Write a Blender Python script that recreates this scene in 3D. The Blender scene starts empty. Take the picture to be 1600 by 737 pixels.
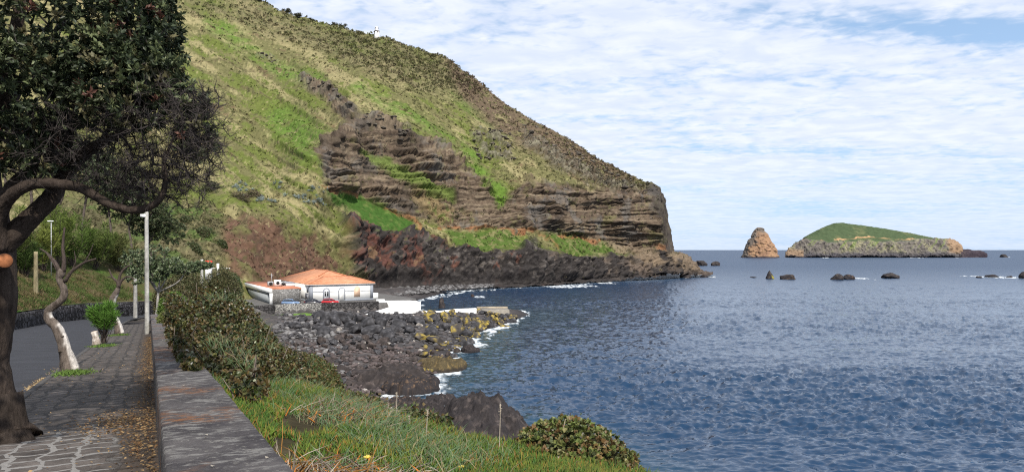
import bpy, bmesh, math, random
import numpy as np
from mathutils import Vector, Matrix

# ------------------------------------------------------------------ camera, sky, sun, exposure
H = 16.0            # eye height above the sea, metres
F = 1100.0          # focal length in pixels of the 1600 px wide photograph
SUN_EL, SUN_AZ = 46.0, 156.0      # azimuth clockwise from +Y (the view direction): right and behind

sc = bpy.context.scene
col = sc.collection
cam = bpy.data.cameras.new("camera")
cam.lens = F / 1600 * 36; cam.sensor_width = 36; cam.sensor_fit = 'HORIZONTAL'
cam.shift_y = 21.5 / 1600
cam.clip_start = 0.05; cam.clip_end = 90000
co = bpy.data.objects.new("camera", cam); col.objects.link(co)
co.location = (0, 0, H); co.rotation_euler = (math.radians(90), 0, 0)
sc.camera = co
sc.render.resolution_x, sc.render.resolution_y = 1024, 471
sc.view_settings.view_transform = 'Standard'
sc.view_settings.look = 'None'
sc.view_settings.exposure = 0.28
sc.view_settings.gamma = 1.0
sc.cycles.max_bounces = 5
sc.cycles.diffuse_bounces = 3
sc.cycles.glossy_bounces = 3
sc.cycles.transmission_bounces = 3
sc.cycles.use_denoising = False
sc.cycles.filter_width = 1.15
sc.cycles.sample_clamp_indirect = 6

def make_world():
    w = bpy.data.worlds.new("World"); sc.world = w; w.use_nodes = True
    nt = w.node_tree; nt.nodes.clear(); N = nt.nodes.new; L = nt.links.new
    out = N("ShaderNodeOutputWorld"); bg = N("ShaderNodeBackground")
    sky = N("ShaderNodeTexSky"); sky.sky_type = 'NISHITA'; sky.sun_disc = False
    sky.sun_elevation = math.radians(SUN_EL); sky.sun_rotation = math.radians(SUN_AZ)
    sky.air_density = 1.0; sky.dust_density = 0.6; sky.ozone_density = 1.6
    tc = N("ShaderNodeTexCoord")
    sep = N("ShaderNodeSeparateXYZ"); L(tc.outputs["Generated"], sep.inputs[0])
    def math_(op, a, b=None, c=None, clamp=False):
        n = N("ShaderNodeMath"); n.operation = op; n.use_clamp = clamp
        for i, v in enumerate((a, b, c)):
            if v is None: continue
            if isinstance(v, (int, float)): n.inputs[i].default_value = v
            else: L(v, n.inputs[i])
        return n.outputs[0]
    zc = math_('MAXIMUM', sep.outputs[2], 0.0)
    den = math_('ADD', zc, 0.07)
    cx = math_('DIVIDE', sep.outputs[0], den); cy = math_('DIVIDE', sep.outputs[1], den)
    def vec(sx, sy, rot=0.0):
        c = N("ShaderNodeCombineXYZ"); L(cx, c.inputs[0]); L(cy, c.inputs[1])
        m = N("ShaderNodeMapping"); m.inputs["Scale"].default_value = (sx, sy, 1)
        m.inputs["Rotation"].default_value = (0, 0, rot)
        L(c.outputs[0], m.inputs[0]); return m.outputs[0]
    def noise(v, s, d, r, dist=0.0):
        n = N("ShaderNodeTexNoise"); n.inputs["Scale"].default_value = s; n.inputs["Detail"].default_value = d
        n.inputs["Roughness"].default_value = r; n.inputs["Distortion"].default_value = dist
        L(v, n.inputs["Vector"]); return n.outputs[0]
    def ramp(v, a, b):
        m = N("ShaderNodeMapRange"); m.interpolation_type = 'SMOOTHSTEP'
        m.inputs[1].default_value = a; m.inputs[2].default_value = b; L(v, m.inputs[0]); return m.outputs[0]
    big = noise(vec(0.42, 0.8, 0.25), 0.9, 3, 0.5, 0.3)
    mid = noise(vec(0.8, 1.25, 0.2), 2.2, 5, 0.6, 0.5)
    cells = noise(vec(1.0, 1.15, 0.35), 11.0, 3, 0.55, 0.3)
    s1 = math_('MULTIPLY_ADD', big, 1.5, math_('MULTIPLY', mid, 0.8))
    s2 = math_('MULTIPLY_ADD', cells, 0.95, s1)
    def gap(x0, y0, rx, ry, amt, tilt=0.0):
        dx = math_('SUBTRACT', cx, x0); dy = math_('SUBTRACT', cy, y0); dy = math_('MULTIPLY_ADD', dx, tilt, dy)
        dx = math_('MULTIPLY', dx, 1 / rx); dy = math_('MULTIPLY', dy, 1 / ry)
        r2 = math_('ADD', math_('MULTIPLY', dx, dx), math_('MULTIPLY', dy, dy))
        return math_('MULTIPLY', math_('POWER', 2.718, math_('MULTIPLY', r2, -1.0)), -amt)
    s2 = math_('ADD', s2, gap(1.62, 2.50, 0.55, 0.13, 0.55, -0.04)); s2 = math_('ADD', s2, gap(0.85, 2.42, 0.45, 0.16, 0.22, 0.05)); s2 = math_('ADD', s2, gap(0.35, 3.9, 0.5, 0.12, 0.22)); s2 = math_('ADD', s2, gap(1.9, 4.6, 0.9, 0.2, 0.25))
    cover = ramp(s2, 1.08, 1.68)
    # thinner and paler towards the horizon
    low = ramp(zc, 0.0, 0.16)
    cov2 = math_('MULTIPLY', cover, math_('MULTIPLY_ADD', low, 0.40, 0.52))
    haze = math_('MULTIPLY_ADD', math_('SUBTRACT', 1.0, ramp(zc, 0.0, 0.42)), 0.32, 0.42)
    shade = ramp(noise(vec(1.2, 1.5, 0.3), 4.0, 4, 0.55, 0.4), 0.3, 0.75)
    ccol = N("ShaderNodeMix"); ccol.data_type = 'RGBA'
    ccol.inputs[6].default_value = (6.2, 6.8, 8.1, 1); ccol.inputs[7].default_value = (7.7, 8.0, 8.7, 1)
    L(shade, ccol.inputs[0])
    hz = N("ShaderNodeMix"); hz.data_type = 'RGBA'; hz.inputs[7].default_value = (4.0, 6.0, 8.9, 1)
    L(haze, hz.inputs[0]); L(sky.outputs[0], hz.inputs[6])
    mx = N("ShaderNodeMix"); mx.data_type = 'RGBA'
    L(cov2, mx.inputs[0]); L(hz.outputs[2], mx.inputs[6]); L(ccol.outputs[2], mx.inputs[7])
    L(mx.outputs[2], bg.inputs[0]); bg.inputs[1].default_value = 0.105
    L(bg.outputs[0], out.inputs[0])
make_world()

sl = bpy.data.lights.new("sun", 'SUN'); sl.energy = 4.4; sl.angle = math.radians(0.6); sl.color = (1.0, 0.94, 0.84)
so = bpy.data.objects.new("sun", sl); col.objects.link(so)
_e, _a = math.radians(SUN_EL), math.radians(SUN_AZ)
sun_dir = Vector((math.sin(_a) * math.cos(_e), math.cos(_a) * math.cos(_e), math.sin(_e)))
so.rotation_euler = sun_dir.to_track_quat('Z', 'Y').to_euler()
so.location = (60, -60, 120)

# ------------------------------------------------------------------ helpers
RN = np.random.default_rng(11)

def P(px, py, D):
    return np.array([(px - 800) / F * D, D, H - (py - 390) / F * D])

def S(px, py, z=0.0):
    D = (H - z) * F / (py - 390)
    return np.array([(px - 800) / F * D, D, z])

_perm = np.random.default_rng(3).permutation(256).astype(np.int64)
_perm = np.concatenate([_perm, _perm, _perm])
_g = np.random.default_rng(5).normal(size=(256, 3)); _g /= np.linalg.norm(_g, axis=1)[:, None]

def perlin(p):
    p = np.asarray(p, float); i = np.floor(p).astype(np.int64); f = p - i; i &= 255
    u = f * f * f * (f * (f * 6 - 15) + 10)
    r = 0
    for dx in (0, 1):
        wx = u[:, 0] if dx else 1 - u[:, 0]
        for dy in (0, 1):
            wy = u[:, 1] if dy else 1 - u[:, 1]
            for dz in (0, 1):
                wz = u[:, 2] if dz else 1 - u[:, 2]
                h = _perm[_perm[_perm[i[:, 0] + dx] + i[:, 1] + dy] + i[:, 2] + dz]
                g = _g[h]
                d = g[:, 0] * (f[:, 0] - dx) + g[:, 1] * (f[:, 1] - dy) + g[:, 2] * (f[:, 2] - dz)
                r = r + wx * wy * wz * d
    return r * 1.5

def fbm(p, scale, octs=4, rough=0.5, off=0.0):
    p = np.asarray(p, float) / scale + off
    a, s, n = 1.0, 0.0, 0.0
    for _ in range(octs):
        s = s + a * perlin(p); n += a; a *= rough; p = p * 2.03 + 17.3
    return s / n

def ridged(p, scale, octs=4, rough=0.5, off=0.0):
    p = np.asarray(p, float) / scale + off
    a, s, n = 1.0, 0.0, 0.0
    for _ in range(octs):
        s = s + a * (1 - 2 * np.abs(perlin(p))); n += a; a *= rough; p = p * 2.03 + 9.1
    return s / n

def sstep(x, a, b):
    t = np.clip((x - a) / (b - a), 0, 1); return t * t * (3 - 2 * t)

def mixc(a, b, m):
    m = np.asarray(m)[:, None]; return a * (1 - m) + np.asarray(b) * m

def seg_dist(pts, poly, closed=False):
    pts = np.asarray(pts); poly = np.asarray(poly, float)
    best = np.full(len(pts), 1e18)
    n = len(poly)
    for i in range(n if closed else n - 1):
        a, b = poly[i], poly[(i + 1) % n]; ab = b - a
        t = np.clip(((pts - a) @ ab) / max(ab @ ab, 1e-9), 0, 1)
        d = ((pts - a - t[:, None] * ab) ** 2).sum(1)
        best = np.minimum(best, d)
    return np.sqrt(best)

def inside(pts, poly):
    pts = np.asarray(pts); poly = np.asarray(poly, float); r = np.zeros(len(pts), bool); n = len(poly)
    for i in range(n):
        a, b = poly[i], poly[(i + 1) % n]
        c = (a[1] > pts[:, 1]) != (b[1] > pts[:, 1])
        if abs(b[1] - a[1]) < 1e-12: continue
        x = a[0] + (pts[:, 1] - a[1]) / (b[1] - a[1]) * (b[0] - a[0])
        r ^= c & (pts[:, 0] < x)
    return r

def sdist(pts, poly):
    d = seg_dist(pts, poly, True); return np.where(inside(pts, poly), d, -d)

def link_mesh(name, me, mat=None, parent=None):
    o = bpy.data.objects.new(name, me); col.objects.link(o)
    if mat is not None and len(me.materials) == 0:
        for m in (mat if isinstance(mat, (list, tuple)) else [mat]): me.materials.append(m)
    if parent is not None: o.parent = parent
    return o

def mesh_data(name, V, Fs, smooth=False, colr=None, vec=None, mat_idx=None):
    V = np.asarray(V, np.float32)
    if isinstance(Fs, np.ndarray): Fs = [Fs]
    Fs = [np.asarray(f, np.int32) for f in Fs if len(f)]
    me = bpy.data.meshes.new(name)
    me.vertices.add(len(V)); me.vertices.foreach_set("co", V.ravel())
    loops = np.concatenate([f.ravel() for f in Fs])
    tot = np.concatenate([np.full(len(f), f.shape[1], np.int32) for f in Fs])
    start = np.concatenate([[0], np.cumsum(tot)[:-1]]).astype(np.int32)
    me.loops.add(len(loops)); me.loops.foreach_set("vertex_index", loops)
    me.polygons.add(len(tot)); me.polygons.foreach_set("loop_start", start); me.polygons.foreach_set("loop_total", tot)
    if smooth: me.polygons.foreach_set("use_smooth", np.ones(len(tot), bool))
    if mat_idx is not None: me.polygons.foreach_set("material_index", np.asarray(mat_idx, np.int32))
    if colr is not None:
        a = me.color_attributes.new("Col", 'FLOAT_COLOR', 'POINT')
        c = np.ones((len(V), 4), np.float32); c[:, :np.asarray(colr).shape[1]] = colr
        a.data.foreach_set("color", c.ravel())
    if vec is not None:
        a = me.attributes.new("Loc", 'FLOAT_VECTOR', 'POINT')
        a.data.foreach_set("vector", np.asarray(vec, np.float32).ravel())
    me.update(calc_edges=True); me.validate()
    return me

class MB:
    """collects pieces, builds them as one mesh object"""
    def __init__(s): s.V, s.F3, s.F4, s.C, s.n, s.any = [], [], [], [], 0, False
    def add(s, V, Fs, c=None):
        V = np.asarray(V, float)
        if isinstance(Fs, np.ndarray): Fs = [Fs]
        for f in Fs:
            f = np.asarray(f)
            if len(f) == 0: continue
            (s.F3 if f.shape[1] == 3 else s.F4).append(f + s.n)
        s.V.append(V)
        if c is None: s.C.append(np.ones((len(V), 3)))
        else:
            s.any = True; c = np.asarray(c, float)
            s.C.append(np.broadcast_to(c, (len(V), 3)).copy())
        s.n += len(V); return s
    def box(s, c, size, rz=0.0, colr=None, taper=1.0):
        x, y, z = np.asarray(size) / 2
        v = np.array([[i * x, j * y, k * z] for k in (-1, 1) for j in (-1, 1) for i in (-1, 1)], float)
        v[4:, :2] *= taper
        ca, sa = math.cos(rz), math.sin(rz)
        v = np.column_stack([v[:, 0] * ca - v[:, 1] * sa, v[:, 0] * sa + v[:, 1] * ca, v[:, 2]]) + np.asarray(c)
        f = np.array([[0, 2, 3, 1], [4, 5, 7, 6], [0, 1, 5, 4], [2, 6, 7, 3], [0, 4, 6, 2], [1, 3, 7, 5]])
        return s.add(v, f, colr)
    def tube(s, pts, rad, sides=6, colr=None, cap=True):
        v, f = tube(pts, rad, sides, cap); return s.add(v, f, colr)
    def prism(s, poly, z0, z1, colr=None):
        poly = np.asarray(poly, float); n = len(poly)
        z0 = np.broadcast_to(z0, n); z1 = np.broadcast_to(z1, n)
        v = np.vstack([np.column_stack([poly, z0]), np.column_stack([poly, z1])])
        i = np.arange(n); j = (i + 1) % n
        f4 = np.column_stack([i, j, j + n, i + n])
        f3 = np.array([[0, k + 1, k] for k in range(1, n - 1)] + [[n, n + k, n + k + 1] for k in range(1, n - 1)])
        return s.add(v, [f4, f3], colr)
    def build(s, name, mat, parent=None, smooth=False):
        fs = []
        if s.F4: fs.append(np.vstack(s.F4))
        if s.F3: fs.append(np.vstack(s.F3))
        me = mesh_data(name, np.vstack(s.V), fs, smooth, np.vstack(s.C) if s.any else None)
        return link_mesh(name, me, mat, parent)

def tube(pts, rad, sides=6, cap=True):
    pts = np.asarray(pts, float); n = len(pts); rad = np.broadcast_to(rad, n)
    t = np.gradient(pts, axis=0); t /= np.linalg.norm(t, axis=1)[:, None] + 1e-12
    ref = np.array([0.13, 0.21, 0.97]) if abs(t[0][2]) < 0.9 else np.array([0.97, 0.2, 0.1])
    a = np.cross(t, ref); a /= np.linalg.norm(a, axis=1)[:, None] + 1e-12
    b = np.cross(t, a)
    th = np.arange(sides) / sides * 2 * math.pi
    v = pts[:, None] + rad[:, None, None] * (np.cos(th)[None, :, None] * a[:, None] + np.sin(th)[None, :, None] * b[:, None])
    v = v.reshape(-1, 3)
    k = np.arange(sides); k2 = (k + 1) % sides
    f = np.vstack([np.column_stack([i * sides + k, i * sides + k2, (i + 1) * sides + k2, (i + 1) * sides + k]) for i in range(n - 1)])
    fs = [f]
    if cap and sides > 2:
        fs.append(np.array([[0, j + 1, j] for j in range(1, sides - 1)] +
                           [[(n - 1) * sides, (n - 1) * sides + j, (n - 1) * sides + j + 1] for j in range(1, sides - 1)]))
    return v, fs

def smooth_line(pts, n):
    """Catmull-Rom through the points (any width), n samples"""
    pts = np.asarray(pts, float); m = len(pts)
    q = np.vstack([2 * pts[0] - pts[1], pts, 2 * pts[-1] - pts[-2]])
    u = np.linspace(0, m - 1 - 1e-6, n); i = u.astype(int); t = (u - i)[:, None]
    a, b, c, d = q[i], q[i + 1], q[i + 2], q[i + 3]
    return 0.5 * (2 * b + (c - a) * t + (2 * a - 5 * b + 4 * c - d) * t ** 2 + (3 * b - a - 3 * c + d) * t ** 3)

def norm(v): return v / (np.linalg.norm(v, axis=-1, keepdims=True) + 1e-12)

def leaves(mb, base, direc, up, length, width, c, fold=0.25, mid=0.5):
    """one folded four-corner leaf per row"""
    base = np.asarray(base, float); n = len(base)
    d = norm(np.asarray(direc, float)); s = norm(np.cross(d, up)); nn = np.cross(s, d)
    L_ = np.broadcast_to(length, n)[:, None]; W = np.broadcast_to(width, n)[:, None]
    tip = base + d * L_
    m = base + d * L_ * mid + nn * W * fold
    v = np.stack([base, m + s * W / 2, tip, m - s * W / 2], 1).reshape(-1, 3)
    k = np.arange(n)[:, None] * 4
    f = np.vstack([k + [0, 1, 2], k + [0, 2, 3]])
    mb.add(v, f, np.repeat(np.broadcast_to(c, (n, 3)), 4, 0))

def blades(mb, base, direc, length, width, c, bend=0.3, tipc=None, sides=3):
    """thin upright tapered three-sided fingers, bent over"""
    base = np.asarray(base, float); n = len(base); d = norm(np.asarray(direc, float))
    ref = RN.normal(size=(n, 3)); s = norm(np.cross(d, ref)); q = np.cross(d, s)
    L_ = np.broadcast_to(length, n)[:, None]; W = np.broadcast_to(width, n)[:, None]
    b = np.broadcast_to(bend, n)[:, None] * L_ * norm(d * [1, 1, 0] + RN.normal(size=(n, 3)) * [.3, .3, 0])
    vs = []
    for k in range(sides):
        a = 2 * math.pi * k / sides
        vs.append(base + (s * math.cos(a) + q * math.sin(a)) * W * .5)
    for k in range(sides):
        a = 2 * math.pi * k / sides
        vs.append(base + d * L_ * .55 + b * .3 + (s * math.cos(a) + q * math.sin(a)) * W * .45)
    vs.append(base + d * L_ + b - [0, 0, 1] * np.abs(b).max(1, keepdims=True) * .3)
    m = 2 * sides + 1
    v = np.stack(vs, 1).reshape(-1, 3); k = np.arange(n)[:, None] * m
    f4 = np.vstack([k + [i, (i + 1) % sides, sides + (i + 1) % sides, sides + i] for i in range(sides)])
    f3 = np.vstack([k + [sides + i, sides + (i + 1) % sides, 2 * sides] for i in range(sides)])
    cc = np.repeat(np.broadcast_to(c, (n, 3))[:, None, :], m, 1).copy()
    if tipc is not None: cc[:, -1] = tipc
    mb.add(v, [f4, f3], cc.reshape(-1, 3))

def tag(o, label=None, cat=None, group=None, kind=None):
    if label: o["label"] = label
    if cat: o["category"] = cat
    if group: o["group"] = group
    if kind: o["kind"] = kind
    return o

def empty(name, loc=(0, 0, 0), rz=0.0):
    o = bpy.data.objects.new(name, None); col.objects.link(o)
    o.location = tuple(loc); o.rotation_euler = (0, 0, rz); o.empty_display_size = 0.3
    return o

def copy_tree(o, parent=None):
    c = o.copy(); col.objects.link(c)
    if parent is not None: c.parent = parent
    for ch in list(o.children): copy_tree(ch, c)
    return c

# ------------------------------------------------------------------ materials
def mat_plain(name, c, rough=0.8, noise_scale=None, amt=0.3, spec=0.3, bump=0.0, metallic=0.0, c2=None):
    m = bpy.data.materials.new(name); m.use_nodes = True
    nt = m.node_tree; b = nt.nodes["Principled BSDF"]
    b.inputs["Roughness"].default_value = rough; b.inputs["Specular IOR Level"].default_value = spec
    b.inputs["Metallic"].default_value = metallic
    b.inputs["Base Color"].default_value = (*c, 1)
    if noise_scale:
        tc = nt.nodes.new("ShaderNodeTexCoord"); n = nt.nodes.new("ShaderNodeTexNoise")
        n.inputs["Scale"].default_value = noise_scale; n.inputs["Detail"].default_value = 6; n.inputs["Roughness"].default_value = .65
        nt.links.new(tc.outputs["Object"], n.inputs["Vector"])
        r = nt.nodes.new("ShaderNodeMapRange"); r.inputs[1].default_value = .3; r.inputs[2].default_value = .7
        nt.links.new(n.outputs[0], r.inputs[0])
        mx = nt.nodes.new("ShaderNodeMix"); mx.data_type = 'RGBA'
        mx.inputs[6].default_value = (*(np.array(c) * (1 - amt)), 1)
        mx.inputs[7].default_value = (*(c2 if c2 is not None else np.minimum(np.array(c) * (1 + amt), 1)), 1)
        nt.links.new(r.outputs[0], mx.inputs[0]); nt.links.new(mx.outputs[2], b.inputs["Base Color"])
        if bump:
            bp = nt.nodes.new("ShaderNodeBump"); bp.inputs["Strength"].default_value = bump; bp.inputs["Distance"].default_value = .1
            nt.links.new(n.outputs[0], bp.inputs["Height"]); nt.links.new(bp.outputs[0], b.inputs["Normal"])
    return m

def mat_vc(name, rough=0.9, spec=0.2, noise_scale=None, amt=0.3, bump=0.0, bump_dist=0.2, transl=0.0, detail=6, tint=(1, 1, 1), stretch=None):
    """base colour from the mesh's own colour attribute, broken up by noise"""
    m = bpy.data.materials.new(name); m.use_nodes = True
    nt = m.node_tree; b = nt.nodes["Principled BSDF"]; L = nt.links.new
    b.inputs["Roughness"].default_value = rough; b.inputs["Specular IOR Level"].default_value = spec
    at = nt.nodes.new("ShaderNodeAttribute"); at.attribute_name = "Col"
    src = at.outputs["Color"]
    if tint != (1, 1, 1):
        tm = nt.nodes.new("ShaderNodeMix"); tm.data_type = 'RGBA'; tm.blend_type = 'MULTIPLY'; tm.inputs[0].default_value = 1
        tm.inputs[7].default_value = (*tint, 1); L(src, tm.inputs[6]); src = tm.outputs[2]
    if noise_scale:
        tc = nt.nodes.new("ShaderNodeTexCoord"); n = nt.nodes.new("ShaderNodeTexNoise")
        n.inputs["Scale"].default_value = noise_scale; n.inputs["Detail"].default_value = detail; n.inputs["Roughness"].default_value = .7
        if stretch:
            mp = nt.nodes.new("ShaderNodeMapping"); mp.inputs["Scale"].default_value = stretch; L(tc.outputs["Object"], mp.inputs[0]); L(mp.outputs[0], n.inputs["Vector"])
        else: L(tc.outputs["Object"], n.inputs["Vector"])
        r = nt.nodes.new("ShaderNodeMapRange"); r.inputs[1].default_value = .25; r.inputs[2].default_value = .75
        r.inputs[3].default_value = 1 - amt; r.inputs[4].default_value = 1 + amt
        L(n.outputs[0], r.inputs[0])
        mx = nt.nodes.new("ShaderNodeVectorMath"); mx.operation = 'SCALE'
        L(src, mx.inputs[0]); L(r.outputs[0], mx.inputs["Scale"]); src = mx.outputs[0]
        if bump:
            bp = nt.nodes.new("ShaderNodeBump"); bp.inputs["Strength"].default_value = bump; bp.inputs["Distance"].default_value = bump_dist
            L(n.outputs[0], bp.inputs["Height"]); L(bp.outputs[0], b.inputs["Normal"])
    L(src, b.inputs["Base Color"])
    if transl:
        t = nt.nodes.new("ShaderNodeBsdfTranslucent"); ms = nt.nodes.new("ShaderNodeMixShader"); ms.inputs[0].default_value = transl
        L(src, t.inputs[0]); L(b.outputs[0], ms.inputs[1]); L(t.outputs[0], ms.inputs[2])
        L(ms.outputs[0], nt.nodes["Material Output"].inputs[0])
    return m

M_leaf = mat_vc("leaf", rough=0.5, spec=0.35, transl=0.2)
M_leaf_dull = mat_vc("leaf dull", rough=0.8, spec=0.15, transl=0.25)
M_blade = mat_vc("blade", rough=0.55, spec=0.3, transl=0.15)
M_bark = mat_vc("bark", rough=0.95, spec=0.1, noise_scale=16, amt=0.6, bump=1.0, bump_dist=0.06, stretch=(1, 1, .22))
M_twig = mat_vc("twig", rough=0.95, spec=0.1)
M_rock = mat_vc("rock", rough=0.92, spec=0.2, noise_scale=1.1, amt=0.5, bump=0.8, bump_dist=0.25)
M_terrain = mat_vc("terrain", rough=0.97, spec=0.05, noise_scale=0.55, amt=0.42, bump=0.7, bump_dist=0.8, detail=8)
M_islet = mat_vc("islet rock", rough=0.97, spec=0.05, noise_scale=0.12, amt=0.35, bump=0.6, bump_dist=3, detail=8)
M_soil = mat_vc("soil", rough=0.97, spec=0.05, noise_scale=4, amt=0.4, bump=0.6, bump_dist=0.1)
# ------------------------------------------------------------------ the shoreline in plan (land polygon)
def SS(*pp): return [S(x, y)[:2] for x, y in pp]
LAND = np.array([(22, -60), (17, 5), (10, 34)] + SS((815, 705), (800, 690), (740, 668), (690, 655), (640, 642), (600, 628), (592, 612), (640, 602),
        (668, 592), (690, 575), (702, 555), (742, 522), (800, 502), (826, 491), (812, 484.5), (770, 483.5), (745, 486), (700, 491), (662, 490),
        (640, 474), (655, 468), (690, 459), (720, 455), (780, 450), (830, 447.5), (870, 444.5), (900, 441.8), (950, 439), (1000, 437), (1060, 434.3), (1108, 431.8), (1085, 427.5), (1060, 424)) + [(120, 700), (-900, 900), (-900, -60)])

# ------------------------------------------------------------------ sea
def wave(x, y, fine=True):
    p = np.column_stack([x, y, np.zeros_like(x)])
    def n(sx, sy, rot, o):
        c, s = math.cos(rot), math.sin(rot)
        return perlin(np.column_stack([(x * c + y * s) / sx + o, (-x * s + y * c) / sy + o * 1.7, np.full_like(x, o)]))
    h = 0.34 * n(26, 12, 0.25, 3.1) + 0.22 * n(9, 5, -0.2, 8.3)
    gust = .55 + .75 * sstep(n(60, 38, .3, 4.4), -.35, .35)
    c = 0.30 * n(4.4, 1.9, 0.15, 1.7) + 0.40 * (.35 - np.abs(n(2.4, 1.05, -0.10, 5.2))) + 0.36 * (.35 - np.abs(n(1.25, .62, 0.12, 15.2))) + 0.12 * n(.6, 0.35, 0.15, 9.4)
    return h + c * gust

def build_sea():
    ys = np.concatenate([[390.5, 390.7, 391.0, 391.5], np.arange(392, 480, 0.8), np.arange(480, 760, 1.1), np.geomspace(762, 1700, 24)])
    xs = np.concatenate([np.linspace(-5200, -900, 24), np.linspace(-800, 520, 60), np.arange(530, 1700, 1.9), np.linspace(1760, 6400, 50)])
    X, Y = np.meshgrid(xs, ys); D = H * F / (Y - 390)
    wx, wy = ((X - 800) / F * D).ravel(), D.ravel()
    amp = np.clip(1.12 - wy / 700, .30, 1)
    wz = wave(wx, wy) * amp
    land = sdist(np.column_stack([wx, wy]), LAND)        # positive inside
    shel = sstep(-land, 0, 25) * .7 + .3                 # calmer in the lee of the shore
    wz = wz * shel
    n, m = len(xs), len(ys)
    i = (np.arange(m - 1)[:, None] * n + np.arange(n - 1)).ravel()
    f = np.column_stack([i, i + 1, i + n + 1, i + n])
    # foam: white water along the rocks
    p3 = np.column_stack([wx, wy, np.zeros_like(wx)])
    d = -land
    nz = fbm(p3 * [1, .6, 1], 7, 4, .6, 4.0); nf = fbm(p3 * [1, .5, 1], 1.6, 4, .65, 2.0)
    reach = 1.2 + 3.6 * sstep(fbm(p3, 28, 2, .5, 7.7), -.15, .35)
    far = np.clip(wy / 120, .9, 2.6)
    foam = sstep(nz * 2.0 + nf * 2.0 + .32 - d / (reach * far), -.05, .3) * (d > -2.5)
    for (px, py, r) in FOAM_SPOTS:
        c = S(px, py)[:2]; q = (np.column_stack([wx, wy]) - c) / [r, r * 2.3]
        foam = np.maximum(foam, sstep(nz * .8 + nf * .8 + .75 - np.sqrt((q ** 2).sum(1)), 0, .35) * .95)
    lace = sstep(fbm(p3 * [1, .55, 1], .9, 4, .7, 6.0) + .35 * nf, -.22, .16)
    foam = foam * (.25 + .75 * lace)
    caps = sstep(nf + .6 * nz, .78, .95) * sstep(wy, 45, 70) * .5
    foam = np.clip(foam, 0, 1)
    shallow = .45 * sstep(d, 14, 0) * (d > -5) * np.clip(1 - (wy - 150) / 120, 0.25, 1)
    colr = np.column_stack([foam, shallow, sstep(np.sqrt(np.maximum(wy, 0)), 8, 27)])
    me = mesh_data("sea", np.column_stack([wx, wy, wz]), f, True, colr)
    m_ = bpy.data.materials.new("sea water"); m_.use_nodes = True
    nt = m_.node_tree; L = nt.links.new; N = nt.nodes.new; b = nt.nodes["Principled BSDF"]
    b.inputs["Roughness"].default_value = 0.12; b.inputs["IOR"].default_value = 1.333; b.inputs["Specular IOR Level"].default_value = 0.5
    at = N("ShaderNodeAttribute"); at.attribute_name = "Col"; sp = N("ShaderNodeSeparateColor"); L(at.outputs["Color"], sp.inputs[0])
    tc = N("ShaderNodeTexCoord"); mp = N("ShaderNodeMapping"); mp.inputs["Scale"].default_value = (0.6, 1.15, 1); L(tc.outputs["Object"], mp.inputs[0])
    n1 = N("ShaderNodeTexNoise"); n1.inputs["Scale"].default_value = 0.55; n1.inputs["Detail"].default_value = 6; n1.inputs["Roughness"].default_value = .62
    L(mp.outputs[0], n1.inputs["Vector"])
    n1.inputs["Scale"].default_value = 1.3
    ge = N("ShaderNodeNewGeometry"); sb = N("ShaderNodeVectorMath"); sb.operation = 'SUBTRACT'; sb.inputs[1].default_value = (.5, .5, .5); L(n1.outputs["Color"], sb.inputs[0])
    ad = N("ShaderNodeVectorMath"); ad.operation = 'MULTIPLY_ADD'; ad.inputs[1].default_value = (1.0, 1.35, 0); L(sb.outputs[0], ad.inputs[0]); L(ge.outputs["Normal"], ad.inputs[2])
    no = N("ShaderNodeVectorMath"); no.operation = 'NORMALIZE'; L(ad.outputs[0], no.inputs[0]); L(no.outputs[0], b.inputs["Normal"])
    mx = N("ShaderNodeMix"); mx.data_type = 'RGBA'; mx.inputs[6].default_value = (0.010, 0.034, 0.078, 1); mx.inputs[7].default_value = (0.022, 0.07, 0.085, 1)
    L(sp.outputs[1], mx.inputs[0])
    m2 = N("ShaderNodeMix"); m2.data_type = 'RGBA'; m2.inputs[7].default_value = (0.70, 0.74, 0.76, 1)
    L(sp.outputs[0], m2.inputs[0]); L(mx.outputs[2], m2.inputs[6]); L(m2.outputs[2], b.inputs["Base Color"])
    rr = N("ShaderNodeMapRange"); rr.inputs[3].default_value = .07; rr.inputs[4].default_value = .9; L(sp.outputs[0], rr.inputs[0])
    ro = N("ShaderNodeMath"); ro.operation = 'MULTIPLY_ADD'; ro.use_clamp = True; ro.inputs[1].default_value = .34; L(sp.outputs[2], ro.inputs[0]); L(rr.outputs[0], ro.inputs[2]); L(ro.outputs[0], b.inputs["Roughness"])
    tag(link_mesh("sea", me, m_), kind="structure")

FOAM_SPOTS = [(1335, 434.3, 9), (1315, 434.5, 4), (1548, 432.6, 12), (1235, 434.6, 4), (1112, 432.8, 4), (1578, 432.5, 5), (905, 446.2, 9), (870, 446.5, 9), (885, 448, 5),
              (940, 441, 8), (750, 463.5, 3), (690, 630, 2.2), (715, 628, 1.6), (620, 622, 2.4), (600, 640, 2), (702, 560, 2.4), (715, 548, 2.4), (690, 585, 2.2), (660, 600, 2), (780, 508, 3),
              (1500, 402.5, 10), (1300, 402.6, 22), (1440, 402.6, 26), (1568, 401.5, 12), (1190, 401.6, 10), (745, 540, 2), (770, 512, 3), (682, 603, 2.4), (703, 578, 2.6), (655, 612, 2.2), (725, 548, 2.4), (604, 626, 2.4), (628, 614, 2.0), (690, 590, 2.4), (800, 503, 3), (805, 664, 1.6), (790, 655, 1.2)]
build_sea()

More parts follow.
